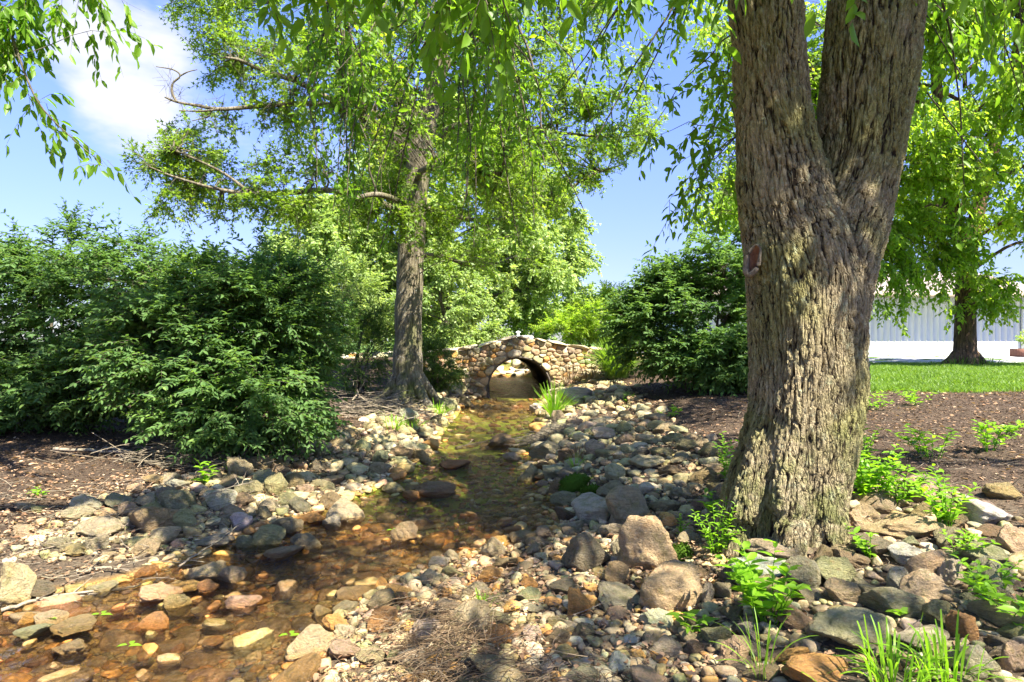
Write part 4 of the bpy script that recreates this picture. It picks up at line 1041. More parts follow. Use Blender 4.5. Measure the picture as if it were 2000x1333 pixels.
for px, py, d, rx, rz, ns in ((1740, 520, 16.5, .7, .5, 9), (1790, 560, 16.6, .5, .45, 7), (1770, 600, 16.4, .3, .3, 4), (1840, 520, 17, .8, .5, 8), (1910, 500, 17, .8, .5, 8), (1960, 540, 17, .6, .4, 7), (1930, 590, 17.2, .35, .3, 4), (1720, 440, 16.5, .7, .6, 9), (1850, 590, 17, .3, .3, 3), (1985, 590, 17, .3, .25, 3), (1740, 625, 16.4, .15, .12, 2)):
    cd(px, py, d, rx, rz, ns)
for k in range(175):
    u_ = D.g.uniform(0, 1); a_ = D.g.uniform(0, 6.28); q = D.g.uniform(.25, 1)**.5
    rr2 = 6.6*math.sin(math.pi*(.25+.7*u_))**.8
    c_ = np.array([bx+math.cos(a_)*rr2*q, DD+math.sin(a_)*rr2*.75*q, zb+3.6+u_*9.0])
    if c_[2] < zb+4.2 and c_[0] < bx-6: continue
    D.clump(c_, (.95, .95, .75), 7, 12, **DKW)
for px, py, d, rx, rz, ns in ((1830, 420, 17, .8, .6, 8), (1930, 430, 17, .8, .6, 8), (1900, 340, 16.5, .9, .6, 9), (1980, 360, 17, .8, .7, 8), (1850, 250, 16.5, .9, .7, 9), (1950, 230, 16.5, .9, .7, 9), (1780, 350, 16.5, .7, .6, 7), (1900, 130, 16, .9, .7, 8)):
    cd(px, py, d, rx, rz, ns)
for k in range(34):      # long veils on the left of the crown, seen past the big trunk
    D.clump(P(D.g.uniform(1355, 1480), D.g.uniform(20, 450), D.g.uniform(15.5, 20)), (.6, .7, .6), 4, 11, **DKW)
rootD = empty('birch_tree', (0, 0, 0), 'bright green birch with peeling reddish bark at the back edge of the lawn', 'tree')
n = NT('peeling_bark'); p = n.pos()
a = n.noise(n.map(p, (1, 1, .22)), 13, 7, .72, 1.2); b = n.noise(p, 3, 4)
col = n.ramp(a, [(.34, (.022, .016, .011)), (.46, (.10, .06, .035)), (.58, (.20, .115, .06)), (.72, (.38, .26, .16))])
n.P(Base_Color=col, Roughness=.9, Normal=n.bump(a, 1, .12)); M_birch = n.m
D.build(rootD, M_leafD, M_twig, trunk_mat=M_birch); anchor(rootD, (bx, DD, zb))

# ---------------- hedges and shrubs
def shrub(name, label, clumps, base, seed, mat, cat='shrub', group=None, nstem=9, **kw):
    S = Plant(seed)
    for k in range(nstem):
        cx_, cy_, cz_ = clumps[k % len(clumps)][0]
        bx_ = base[0]+S.g.normal(0, .12); by_ = base[1]+S.g.normal(0, .12); bz_ = gh(bx_, by_)
        S.limb([(bx_, by_, bz_-.05), (bx_+(cx_-bx_)*.35, by_+(cy_-by_)*.35, bz_+(cz_-bz_)*.5), (bx_+(cx_-bx_)*.8, by_+(cy_-by_)*.8, bz_+(cz_-bz_)*.9)], [.03, .02, .008], 6)
    o = dict(L=.068, W=.42, twl=.36, nl=14, droop=.12, tmpl=L_NEAR, outw=.75, sr=.006, tr=.0028, flat=.45, opp=True, jit=.14, hollow=.55, lo=.55)
    o.update(kw)
    for c_, r_, ns, nt in clumps: S.clump(c_, r_, ns, nt, **o)
    root = empty(name, (0, 0, 0), label, cat, group); S.build(root, mat, M_twig, 'stems'); anchor(root, (base[0], base[1], gh(*base)))
    return root
def ell(px, py, d, rx, ry, rz, ns, nt=10): return (P(px, py, d), (rx, ry, rz), ns, nt)
hl = [ell(440, 640, 6.7, .85, .75, .75, 90), ell(540, 620, 6.9, .75, .7, .7, 75), ell(565, 690, 7.1, .45, .6, .6, 46), ell(360, 700, 6.6, .8, .7, .6, 75), ell(470, 760, 6.4, .8, .65, .45, 65), ell(530, 785, 6.5, .6, .5, .33, 45), ell(330, 580, 7.0, .7, .7, .5, 60), ell(500, 540, 7.2, .5, .5, .35, 35), ell(400, 820, 6.3, .5, .4, .16, 22), ell(480, 840, 6.2, .4, .35, .12, 14)]
shrub('hedge_shrub', 'dark green rounded shrub with spreading sprays beside the stone heap, left bank', hl, (P(450, 860, 6.9)[0], 6.9), 61, M_hedge, 'shrub', nstem=14)
hl = [ell(110, 640, 7.6, 1.0, .8, .85, 80), ell(220, 600, 7.5, .85, .8, .75, 65), ell(20, 620, 7.7, .9, .8, .8, 60), ell(120, 500, 7.8, .55, .5, .55, 32), ell(60, 740, 7.3, .9, .7, .5, 60), ell(200, 730, 7.2, .8, .7, .45, 55), ell(270, 520, 7.6, .5, .5, .35, 24), ell(30, 510, 8, .5, .5, .35, 18), ell(90, 790, 7.2, .8, .5, .22, 28), ell(-80, 650, 7.6, .8, .7, .9, 30)]
shrub('hedge_shrub', 'taller looser shrub with thin leaders against the sky at the far left', hl, (P(120, 860, 7.6)[0], 7.6), 62, M_hedge, 'shrub', nstem=14)
hl = [ell(1350, 620, 9.6, .9, .8, .75, 80), ell(1270, 640, 9.9, .6, .7, .6, 50), ell(1430, 600, 9.2, .7, .8, .9, 70), ell(1420, 500, 9.4, .45, .5, .4, 26), ell(1300, 570, 9.8, .5, .6, .4, 30), ell(1390, 700, 9.2, .8, .6, .35, 50), ell(1500, 640, 9.2, .6, .7, .8, 30), ell(1235, 620, 10, .32, .5, .35, 20), ell(1440, 700, 8.8, .5, .5, .35, 30), ell(1320, 520, 9.8, .3, .3, .18, 9)]
shrub('hedge_shrub', 'dark green shrub with layered sprays between the bridge and the big trunk', hl, (P(1370, 760, 9.6)[0], 9.6), 63, M_hedge, 'shrub', nstem=14, L=.08)
sh = [ell(700, 690, 11.8, .5, .6, .7, 40), ell(740, 660, 12.2, .4, .5, .6, 30), ell(660, 720, 11.5, .4, .5, .4, 22), ell(720, 600, 12.4, .4, .5, .4, 16)]
shrub('wild_shrub', 'loose small-leaved shrub just left of the middle tree trunk', sh, (P(700, 780, 11.8)[0], 11.8), 64, M_shrub, 'shrub', L=.045, opp=False, flat=0, twl=.35, nl=12, tmpl=L_FAR)
sh = [ell(850, 712, 12.4, .42, .35, .42, 50), ell(822, 690, 12.4, .3, .3, .4, 24), ell(872, 725, 12.5, .28, .3, .2, 20), ell(845, 660, 12.9, .25, .3, .25, 14)]
shrub('wild_shrub', 'small-leaved shrub covering the left end of the bridge', sh, (P(850, 752, 12.7)[0], 12.7), 65, M_shrub, 'shrub', L=.045, opp=False, flat=0, nl=12, twl=.25, tmpl=L_FAR)
sh = [ell(1150, 620, 21, 1.0, .8, .6, 46), ell(1100, 640, 21, .8, .7, .35, 30), ell(1205, 590, 21.5, .5, .6, .8, 34), ell(1190, 640, 21, .8, .6, .5, 30)]
shrub('yellow_shrub', 'yellow-green sunlit bush beyond the right half of the bridge', sh, (P(1150, 690, 21)[0], 21), 66, M_leafD, 'bush', L=.10, opp=False, flat=0, nl=10, tmpl=L_FAR)
sh = [ell(600, 560, 17, .9, .8, .9, 40), ell(520, 600, 17, .9, .7, .7, 34), ell(690, 560, 16, .7, .7, .7, 30), ell(640, 640, 17, .9, .7, .6, 40)]
shrub('leafy_bush', 'pale green tall bush behind the left shrub, left of the middle tree', sh, (P(620, 700, 17)[0], 17), 67, M_leafC, 'bush', L=.10, opp=False, flat=0, nl=10, tmpl=L_FAR)
# far screen of trees so the horizon is closed
for k, (x, y, h, r_) in enumerate(((-16, 44, 5, 4.2), (-26, 48, 6, 5), (-8, 50, 6, 4.5), (7.5, 52, 4.5, 4.0), (14, 62, 6, 5))):
    bg_tree('distant_tree', ('distant hazy tree low behind the far-left hedge', 'distant tree at the left border beyond the hedge', 'distant tree glimpsed left of the middle trunk', 'distant low tree beyond the yellow-green bush', 'distant tree hidden behind the right shrub and big trunk')[k], x, y, h, r_, r_*.8, 0, 70+k, M_leafC, 34, L=.26, low=.02, cl=1.5, trunk_r=.15, nt=9)
# ------------------------------------------------------------------ stone bridge with its culvert
YB0, YB1 = 14.0, 19.8
rb = empty('stone_bridge', (0, 0, 0), 'low arched fieldstone bridge with pale coping over a round culvert', 'bridge')
cN = P(1014, 760, YB0); cF = P(998, 742, YB1); RN = 60*YB0/F*1.02
cF[0] += .0
# coping line (px,py) at the near face
CO = np.array([(820, 691), (855, 687), (905, 683), (950, 674), (985, 664), (1010, 660), (1040, 662), (1085, 671), (1120, 679), (1165, 683), (1200, 688), (1240, 692)], float)
cx_ = (CO[:, 0]-1000)/F*YB0; cz_ = CAMZ-(CO[:, 1]-666)/F*YB0
top = lambda x: np.interp(x, cx_, cz_)
gb = np.random.default_rng(77)
# voronoi cells of irregular stones in the plane of the wall
seeds = []
X0, X1, Z0 = cx_[0], cx_[-1], -.15
nr = 15
for k in range(nr):                         # ring of stones round the mouth, mirrored inside so their edges follow it
    a = math.pi*2*k/nr+.1+gb.normal(0, .06); e = gb.uniform(.085, .14)
    for sg in (1, -1):
        seeds.append((cN[0]+math.cos(a)*(RN+sg*e), cN[2]+math.sin(a)*(RN+sg*e), sg))
tries = 0
while tries < 9000 and len(seeds) < 640:
    tries += 1
    x = gb.uniform(X0, X1); z = gb.uniform(Z0, 1.62)
    if z > top(x)-.07 or math.hypot(x-cN[0], z-cN[2]) < RN+.22: continue
    m = gb.choice([.06, .08, .125])
    if all(((x-a)/1.7)**2+(z-b)**2 > m*m for a, b, _ in seeds): seeds.append((x, z, 1))
S_ = np.array(seeds); SX = 1.55
def clip(poly, a, b, c):                     # keep a*x+b*z<=c
    out = []
    for i in range(len(poly)):
        p, q = poly[i], poly[(i+1) % len(poly)]
        dp, dq = a*p[0]+b*p[1]-c, a*q[0]+b*q[1]-c
        if dp <= 0: out.append(p)
        if dp*dq < 0: t = dp/(dp-dq); out.append((p[0]+t*(q[0]-p[0]), p[1]+t*(q[1]-p[1])))
    return out
def stone_faces(yface, sgn, cn, name):
    Vs = []; Fs = []; cols = []; ids = []; o = 0
    for i, (x, z, keep_) in enumerate(seeds):
        if keep_ < 0: continue
        poly = [(x-.6, z-.6), (x+.6, z-.6), (x+.6, z+.6), (x-.6, z+.6)]
        for j in np.argsort(((S_[:, 0]-x)/SX)**2+(S_[:, 1]-z)**2)[1:22]:
            a, b = (S_[j, 0]-x)/SX**2, S_[j, 1]-z
            poly = clip(poly, a, b, ((S_[j, 0]**2-x*x)/SX**2+S_[j, 1]**2-z*z)/2)
            if len(poly) < 3: break
        if len(poly) < 3: continue
        ra = math.hypot(x-cn[0], z-cn[2]); ca, sa = (x-cn[0])/ra, (z-cn[2])/ra
        poly = clip(poly, -ca, -sa, -(ca*cn[0]+sa*cn[2])-RN-.012)
        if len(poly) < 3: continue
        sl = (top(x+.05)-top(x-.05))/.1
        poly = clip(poly, -sl, 1, top(x)-sl*x-.005)
        if len(poly) < 3: continue
        pc = np.mean(poly, 0)
        # round the outline
        m = 20; ths = np.linspace(0, 2*math.pi, m+1)[:-1]; ol = []
        for t in ths:
            dx, dz = math.cos(t), math.sin(t); rmin = 9
            for q in range(len(poly)):
                p0 = np.array(poly[q])-pc; p1 = np.array(poly[(q+1) % len(poly)])-pc; e = p1-p0
                den = dx*e[1]-dz*e[0]
                if abs(den) < 1e-9: continue
                tt = (p0[0]*e[1]-p0[1]*e[0])/den; uu = (p0[0]*dz-p0[1]*dx)/den
                if tt > 0 and -1e-6 <= uu <= 1+1e-6: rmin = min(rmin, tt)
            ol.append(rmin)
        ol = np.array(ol); 
        for _ in range(1): ol = np.minimum(ol, (np.roll(ol, 1)+np.roll(ol, -1)+ol)/3*1.02)
        ol = ol-.003; ol = np.maximum(ol, .01)
        dep = gb.uniform(.012, .045); tx, tz = gb.normal(0, .16, 2); vs = []
        for f_, dd in ((1.0, -.05), (.99, dep*.35), (.90, dep*.8), (.6, dep*1.03), (.3, dep*1.08)):
            for t, r in zip(ths, ol):
                xx, zz = math.cos(t)*r*f_, math.sin(t)*r*f_
                hgt = dd+(tx*xx+tz*zz)*(dd > 0)+.012*float(vnoise(np.array([xx*14+i*3.1, zz*14, 0.]), 3))
                vs.append((pc[0]+xx, yface-sgn*hgt, pc[1]+zz))
        vs.append((pc[0], yface-sgn*dep*1.08, pc[1]))
        nvv = len(vs)
        for k in range(4):
            for q in range(m):
                a0, a1 = k*m+q, k*m+(q+1) % m
                Fs.append((o+a0, o+a1, o+a1+m, o+a0+m) if sgn > 0 else (o+a0, o+a0+m, o+a1+m, o+a1))
        for q in range(m): 
            a0, a1 = 4*m+q, 4*m+(q+1) % m
            Fs.append((o+a0, o+a1, o+nvv-1, o+nvv-1))
        Vs += vs; o += nvv
        c = gb.choice(['tan', 'tan', 'tan', 'pink', 'pale grey', 'orange', 'pink', 'brown', 'cream', 'brown'])
        cols += [jcol(c, gb, .16)*.80]*nvv; ids += [gb.random()]*nvv
    Fq = np.array([f for f in Fs if f[2] != f[3]]); Ft = np.array([f[:3] for f in Fs if f[2] == f[3]])
    return link(name, mesh_np(name, np.array(Vs), [Fq, Ft], {'col': np.clip(np.array(cols), 0, 1), 'rid': np.array(ids)}, True), RMG, rb)
n = NT('mortar'); a = n.noise(n.pos(), 30, 6, .7)
n.P(Base_Color=n.ramp(a, [(.3, (.16, .13, .09)), (.7, (.36, .30, .22))]), Roughness=.95, Normal=n.bump(a, .8, .02)); M_mortar = n.m
def wall_slab(y, cn, rad, t):
    """solid wall with a round hole: columns of quads from hole edge to outline"""
    V = []; Fq = []; m = 72
    for yy in (y, y+t):
        for k in range(m):
            a = 2*math.pi*k/m; dx, dz = math.cos(a), math.sin(a)
            V.append((cn[0]+dx*rad, yy, cn[2]+dz*rad))
            # outer outline
            s = 9.
            if dx > 1e-6: s = min(s, (X1-cn[0])/dx)
            if dx < -1e-6: s = min(s, (X0-cn[0])/dx)
            if dz < -1e-6: s = min(s, (-.4-cn[2])/dz)
            if dz > 0:
                for q in np.linspace(0, s, 240):
                    if cn[2]+dz*q > top(cn[0]+dx*q)-.02: s = q; break
            V.append((cn[0]+dx*s, yy, cn[2]+dz*s))
    for k in range(m):
        a, b = 2*k, 2*((k+1) % m); c = 2*m
        Fq += [(a, b, b+1, a+1), (a+c, a+1+c, b+1+c, b+c), (a+1, b+1, b+1+c, a+1+c), (a, a+c, b+c, b)]
    return np.array(V, float), np.array(Fq)
v1, f1 = wall_slab(YB0, cN, RN, .35); v2, f2 = wall_slab(YB1-.35, cF, RN, .35)
link('wall', mesh_np('wall', v1, f1), M_mortar, rb); link('wall', mesh_np('wall', v2, f2), M_mortar, rb)
stone_faces(YB0, 1, cN, 'stone_facing')
# coping slabs, both sides
def coping(y0, y1, name):
    parts = []; cc = []; rid = []; x = X0
    while x < X1:
        w_ = gb.uniform(.22, .5); x1 = min(x+w_, X1+.1); xm = (x+x1)/2; sl = (top(x1)-top(x))/(x1-x)
        v = rock_shape(iv2, int(gb.integers(1e6)), 14, 16, .03)
        v = np.sign(v)*np.abs(v)**.8
        hh = gb.uniform(.028, .05)
        p = np.stack([xm+v[:, 0]*(x1-x)/2*1.03, (y0+y1)/2+v[:, 1]*(y1-y0)/2*gb.uniform(.95, 1.06), top(xm)+hh*.5+v[:, 2]*hh+v[:, 0]*(x1-x)/2*sl+gb.normal(0, .006)], -1)
        parts.append((p, if2)); c = jcol(gb.choice(['white', 'pale grey', 'cream', 'white', 'pink']), gb, .08); cc += [c]*len(p); rid += [gb.random()]*len(p)
        x = x1
    V, Fa = merge(parts); link(name, mesh_np(name, V, Fa, {'col': np.clip(np.array(cc), 0, 1), 'rid': np.array(rid)}, True), RMG, rb)
coping(YB0-.09, YB0+.36, 'coping'); coping(YB1-.38, YB1+.08, 'coping')
# paved deck between the two walls
xs_ = np.linspace(X0, X1, 40); dv = []; 
for x in xs_:
    for y in (YB0+.35, YB1-.35): dv.append((x, y, top(x)-.09))
ii = np.arange(80).reshape(40, 2)
n = NT('path_surface'); a = n.noise(n.pos(), 22, 6, .7)
n.P(Base_Color=n.ramp(a, [(.3, (.30, .29, .27)), (.7, (.46, .44, .40))]), Roughness=.9); M_conc = n.m
link('deck', mesh_np('deck', np.array(dv), np.stack([ii[:-1, 0], ii[1:, 0], ii[1:, 1], ii[:-1, 1]], -1)), M_conc, rb)
# corrugated pipe
K = 240; t = np.linspace(0, 1, K); cen = cN[None]*(1-t[:, None])+cF[None]*t[:, None]
m = 64; th = np.arange(m)*2*math.pi/m; V = []
for rr_, off in ((RN-.012, 0), (RN+.02, .0)):
    rad = rr_+.009*np.cos(np.arange(K)*2*math.pi/4.)
    for i in range(K):
        V.append(np.stack([cen[i, 0]+np.cos(th)*rad[i], np.full(m, cen[i, 1]-.012+.03*t[i]), cen[i, 2]+np.sin(th)*rad[i]], -1))
V = np.concatenate(V); ii = np.arange(2*K*m).reshape(2, K, m)
q = ii[0]; f_in = np.stack([q[:-1], q[1:], np.roll(q[1:], -1, 1), np.roll(q[:-1], -1, 1)], -1).reshape(-1, 4)
q = ii[1]; f_out = np.stack([q[:-1], np.roll(q[:-1], -1, 1), np.roll(q[1:], -1, 1), q[1:]], -1).reshape(-1, 4)
f_e = np.stack([ii[0, 0], np.roll(ii[0, 0], -1), np.roll(ii[1, 0], -1), ii[1, 0]], -1); f_e2 = np.stack([ii[0, -1], ii[1, -1], np.roll(ii[1, -1], -1), np.roll(ii[0, -1], -1)], -1)
n = NT('corrugated_steel'); p = n.pos(); a = n.noise(n.map(p, (1, .3, 1)), 12, 6, .7)
z = n.add('SeparateXYZ', {0: p}).outputs[2]
col = n.ramp(a, [(.3, (.035, .028, .02)), (.6, (.12, .10, .075)), (.75, (.20, .15, .09))])
n.P(Base_Color=col, Roughness=.6, Metallic=.25); M_pipe = n.m
link('culvert_pipe', mesh_np('culvert_pipe', V, [f_in, f_out, f_e, f_e2], None, True), M_pipe, rb)
anchor(rb, (cN[0], YB0, 0.2))
# low lamp on the path behind the bridge crown
lp = empty('path_lamp', (0, 0, 0), 'small white lantern-topped post standing behind the crown of the stone bridge', 'lamp')
ly = 16.6; lx = (1012-1000)/F*ly; lz = float(top(lx))-.09; tz_ = CAMZ-(650-666)/F*ly
def lathe(prof, m=16):
    V = []; 
    for r, z in prof:
        for k in range(m): a = 2*math.pi*k/m; V.append((r*math.cos(a), r*math.sin(a), z))
    ii = np.arange(len(prof)*m).reshape(-1, m)
    return np.array(V), np.stack([ii[:-1], np.roll(ii[:-1], -1, 1), np.roll(ii[1:], -1, 1), ii[1:]], -1).reshape(-1, 4)
n = NT('white_paint'); n.P(Base_Color=(.72, .72, .70), Roughness=.5); M_white = n.m
for nm, prof in (('post', [(0, lz-.1), (.04, lz-.1), (.04, tz_-.10), (.05, tz_-.09), (.05, tz_-.06), (0, tz_-.06)]), ('lamp_shade', [(0, tz_-.055), (.035, tz_-.055), (.04, tz_+.0), (.07, tz_+.005), (.065, tz_+.02), (.02, tz_+.045), (0, tz_+.05)])):
    v, f = lathe(prof); v = v+np.array([lx, ly, 0]); link(nm, mesh_np(nm, v, f, None, False), M_white, lp)
anchor(lp, (lx, ly, lz))

# ------------------------------------------------------------------ long shed on the right
def box(x0, x1, y0, y1, z0, z1):
    v = np.array([(x, y, z) for z in (z0, z1) for y in (y0, y1) for x in (x0, x1)], float)
    return v, np.array([(0, 2, 3, 1), (4, 5, 7, 6), (0, 1, 5, 4), (2, 6, 7, 3), (0, 4, 6, 2), (1, 3, 7, 5)])
YS = 30.; zg = .745; ze = CAMZ-(577-666)/F*29; xs0, xs1 = 9.0, 24.55
sh = empty('long_shed', (0, 0, 0), 'long white shed with ribbed metal siding and deep eaves across the lawn', 'building')
# ribbed siding
pr = []; x = xs0
while x < xs1-.29:
    pr += [(x, 0), (x+.235, 0), (x+.25, -.022), (x+.275, -.022), (x+.29, 0)]; x += .29
pr = [(a, b) for a, b in pr if a <= xs1]
V = np.array([(a, YS+b, z) for a, b in pr for z in (zg+.04, ze+.02)]); ii = np.arange(len(V)).reshape(-1, 2)
n = NT('ribbed_siding'); p = n.pos(); a = n.noise(n.map(p, (1, 1, .06)), 9, 5, .65)
n.P(Base_Color=n.ramp(a, [(.35, (.52, .535, .55)), (.65, (.64, .65, .655))]), Roughness=.5); M_side = n.m
link('siding', mesh_np('siding', V, np.stack([ii[:-1, 0], ii[1:, 0], ii[1:, 1], ii[:-1, 1]], -1)), M_side, sh)
v, f = box(xs0, xs1, YS+.03, YS+10, zg-.2, ze); link('wall', mesh_np('wall', v, f), M_side, sh)
n = NT('roof_sheet'); a = n.noise(n.pos(), 20, 5, .7); n.P(Base_Color=n.ramp(a, [(.3, (.20, .16, .14)), (.7, (.34, .28, .26))]), Roughness=.85); M_roof = n.m
ex = xs1+.45
v = np.array([(xs0, YS-1.0, ze+.12), (ex, YS-1.0, ze+.12), (ex, YS+5, ze+1.75), (xs0, YS+5, ze+1.75), (xs0, YS+11, ze+.12), (ex, YS+11, ze+.12)]); v2 = v-np.array([0, 0, .05])
V = np.concatenate([v, v2]); link('roof', mesh_np('roof', V, np.array([(0, 1, 2, 3), (3, 2, 5, 4), (6, 9, 8, 7), (9, 10, 11, 8), (0, 6, 7, 1), (1, 7, 8, 2), (2, 8, 11, 5), (4, 5, 11, 10), (0, 3, 9, 6), (3, 4, 10, 9)])), M_roof, sh)
n = NT('fascia'); n.P(Base_Color=(.36, .29, .21), Roughness=.7); M_fas = n.m
v, f = box(xs0, ex, YS-1.04, YS-1.003, ze-.10, ze+.16); link('fascia', mesh_np('fascia', v, f), M_fas, sh)
v, f = box(xs0, ex, YS-.99, YS-.03, ze-.02, ze+.0); link('soffit', mesh_np('soffit', v, f), M_white, sh)
n = NT('dark_gap'); n.P(Base_Color=(.06, .04, .035), Roughness=.8); M_gap = n.m
v, f = box(xs0, xs1, YS-.035, YS-.003, zg-.02, zg+.035); link('base_flashing', mesh_np('base_flashing', v, f), M_gap, sh)
v, f = box(xs1-.72, xs1-.62, YS-.13, YS-.03, zg+.05, ze-.03); link('downspout', mesh_np('downspout', v, f), M_side, sh)
anchor(sh, (16, YS, zg))
pt = empty('brick_planter', (0, 0, 0), 'low brick planter with a small bush at the right end of the shed', 'planter')
px0 = (1990-1000)/F*27.5+.3
v, f = box(px0, px0+2, 27.4, 28.4, zg-.1, zg+.42)
n = NT('brick'); bt = n.add('TexBrick', {'Vector': n.map(n.pos(), (1, 1, 1)), 'Scale': 4., 'Color1': (.22, .08, .05, 1), 'Color2': (.30, .12, .08, 1), 'Mortar': (.3, .27, .23, 1)}); n.P(Base_Color=bt.outputs[0], Roughness=.9)
link('planter_box', mesh_np('planter_box', v, f), n.m, pt); anchor(pt, (px0+1, 27.9, zg))
PB = Plant(88); PB.limb([(px0+.5, 27.9, zg+.4), (px0+.5, 27.9, zg+.8)], [.02, .01], 6)
PB.clump((px0+.5, 27.9, zg+.75), (.5, .4, .35), 20, 8, 8, L=.09, W=.5, twl=.2, droop=.1)
rt = empty('planter_bush', (0, 0, 0), 'small bush growing in the brick planter at the right border', 'bush'); PB.build(rt, M_leafD, M_twig, 'stems'); anchor(rt, (px0+.5, 27.9, zg+.42))
# concrete apron: follows the ground 4 mm above it
ax, ay = np.meshgrid(np.linspace(5, 34, 60), np.linspace(19.6, 30.2, 26))
az = np.maximum(gh(ax, ay), .0)*0+np.interp(ay, [19.6, 22, 30.2], [.80, .765, .735])
n = NT('concrete'); a = n.noise(n.pos(), 3, 7, .7); n.P(Base_Color=n.mix(n.math('MAXIMUM', n.math('LESS_THAN', n.math('ABSOLUTE', n.math('SUBTRACT', n.math('FRACT', n.math('MULTIPLY', n.add('SeparateXYZ', {0: n.pos()}).outputs[0], .33)), .5)), .006), n.math('LESS_THAN', n.math('ABSOLUTE', n.math('SUBTRACT', n.math('FRACT', n.math('MULTIPLY', n.add('SeparateXYZ', {0: n.pos()}).outputs[1], .33)), .5)), .012)), n.ramp(a, [(.3, (.36, .35, .33)), (.7, (.46, .45, .43))]), (.16, .15, .14)), Roughness=.9); M_ap = n.m
ii = np.arange(ax.size).reshape(ax.shape)
ap = link('pavement', mesh_np('pavement', np.stack([ax, ay, np.maximum(az, gh(ax, ay)+.004)], -1).reshape(-1, 3), np.stack([ii[:-1, :-1], ii[:-1, 1:], ii[1:, 1:], ii[1:, :-1]], -1).reshape(-1, 4)), M_ap); tag(ap, kind='structure')

# ------------------------------------------------------------------ grass blades
def blades(x, y, L, wd, g_, lean=.35, z=None):
    N = len(x); z = gh(x, y) if z is None else z
    b = np.stack([x, y, z-.005], -1); d = unit(np.stack([g_.normal(0, lean, N), g_.normal(0, lean, N), np.ones(N)], -1))
    s = unit(np.cross(d, g_.normal(size=(N, 3)))); bend = unit(d*[1, 1, 0]+1e-6)*(L*.35)[:, None]
    p = [b-s*wd/2, b+s*wd/2, b+d*(L*.55)[:, None]+bend*.3+s*wd*.4, b+d*(L*.55)[:, None]+bend*.3-s*wd*.4, b+d*L[:, None]*.95+bend]
    V = np.stack(p, 1).reshape(-1, 3); o = (np.arange(N)*5)[:, None]
    return V, [o+np.array([[0, 1, 2, 3]]), o+np.array([[3, 2, 4]])], np.repeat(np.clip(g_.normal(.45, .2, N), 0, 1), 5)
gg = np.random.default_rng(91); N = 130000
yy = 8.3+12.2*gg.random(N)**1.5; xx = gg.uniform(.42, .92, N)*yy
ok = (sstep(-.15, .15, (yy-8.9)+fbm(np.stack([xx, yy], -1)*.8, 2, 21)*.25) > gg.random(N)*.9+.05) & (yy < 19.9)
xx, yy = xx[ok], yy[ok]
V, Fa, var = blades(xx, yy, gg.uniform(.035, .085, len(xx)), .006+.0004*10, gg)
o = link('grass', mesh_np('grass', V, Fa, {'var': var}), M_grass); tag(o, 'mown green lawn grass between the mulch and the pavement', 'grass', None, 'stuff')

# ------------------------------------------------------------------ tufts, weeds, moss
def tuft(name, label, px, py, n_, L, seed, mat=None, spread=.06, wd=.008, droop=1.0, cat='grass tuft', group=None, loc=None):
    g_ = np.random.default_rng(seed); c = hit(px, py) if loc is None else np.array(loc)
    th = g_.uniform(0, 6.28, n_); el = g_.uniform(.1, 1.0, n_); K = 9; t = np.linspace(0, 1, K)[None]
    Ls = L*g_.uniform(.55, 1.1, n_); r0 = spread*g_.random(n_)**.5
    hx, hy = np.cos(th), np.sin(th)
    out = (Ls*el*.75)[:, None]*(t**1.5); up = (Ls*(1-.35*el))[:, None]*(t-.55*droop*el[:, None]*t**2.6)
    bx_ = c[0]+(hx*r0)[:, None]+hx[:, None]*out; by_ = c[1]+(hy*r0)[:, None]+hy[:, None]*out; bz_ = c[2]-.01+up
    cen = np.stack([bx_, by_, bz_], -1)
    sd_ = np.stack([-hy, hx, np.zeros(n_)], -1)[:, None]+g_.normal(0, .25, (n_, 1, 3))
    wv = wd*g_.uniform(.6, 1.2, n_)[:, None, None]*(np.sin(math.pi*(.18+.82*(1-t))))[..., None]
    V = np.stack([cen-sd_*wv/2, cen+sd_*wv/2], 2); ii = np.arange(n_*K*2).reshape(n_, K, 2)
    Fq = np.stack([ii[:, :-1, 0], ii[:, :-1, 1], ii[:, 1:, 1], ii[:, 1:, 0]], -1).reshape(-1, 4)
    var = np.repeat(np.clip(g_.normal(.5, .2, n_), 0, 1), K*2)
    me = mesh_np(name, V.reshape(-1, 3)-c, Fq, {'var': var}, True); o = link(name, me, mat or M_weed); o.location = c
    tag(o, label, cat, group); return o
tuft('grass_tuft', 'bright arching grass tuft at the bottom edge, lower right', 1745, 1345, 75, .27, 1, wd=.008, spread=.09, droop=1.25)
tuft('grass_tuft', 'second arching grass tuft at the bottom edge, right of the first', 1855, 1340, 60, .25, 2, wd=.008, spread=.09, droop=1.25)
tuft('grass_tuft', 'thin grass wisps in the lower right between two weedy plants', 1490, 1325, 22, .34, 3, wd=.005, spread=.04)
tuft('fountain_grass', 'round fountain grass clump beside the right end of the bridge', 1205, 740, 900, 1.0, 4, M_grass, spread=.22, wd=.016, cat='grass clump')
tuft('stream_grass', 'tall grass clump at the right water edge in front of the bridge', 1082, 815, 160, .62, 5, spread=.10, wd=.011, droop=.35, cat='grass clump')
tuft('dry_grass', 'tan dead grass clump at the right foot of the bridge', 1115, 752, 130, .5, 6, M_straw, spread=.22, wd=.010, droop=.5, cat='dry grass')
tuft('dry_grass', 'tan dead grass clump beside the largest white boulder under the bridge end', 1150, 745, 90, .4, 16, M_straw, spread=.18, wd=.010, droop=.5, cat='dry grass')
tuft('dry_grass', 'straw-coloured grass tuft with green base on the right stony bank', 1128, 905, 70, .26, 7, M_straw, spread=.05, wd=.006, droop=.6, cat='dry grass')
tuft('grass_tuft', 'green grass under the straw-coloured tuft on the right stony bank', 1125, 915, 36, .18, 17, spread=.05, wd=.006, droop=.6)
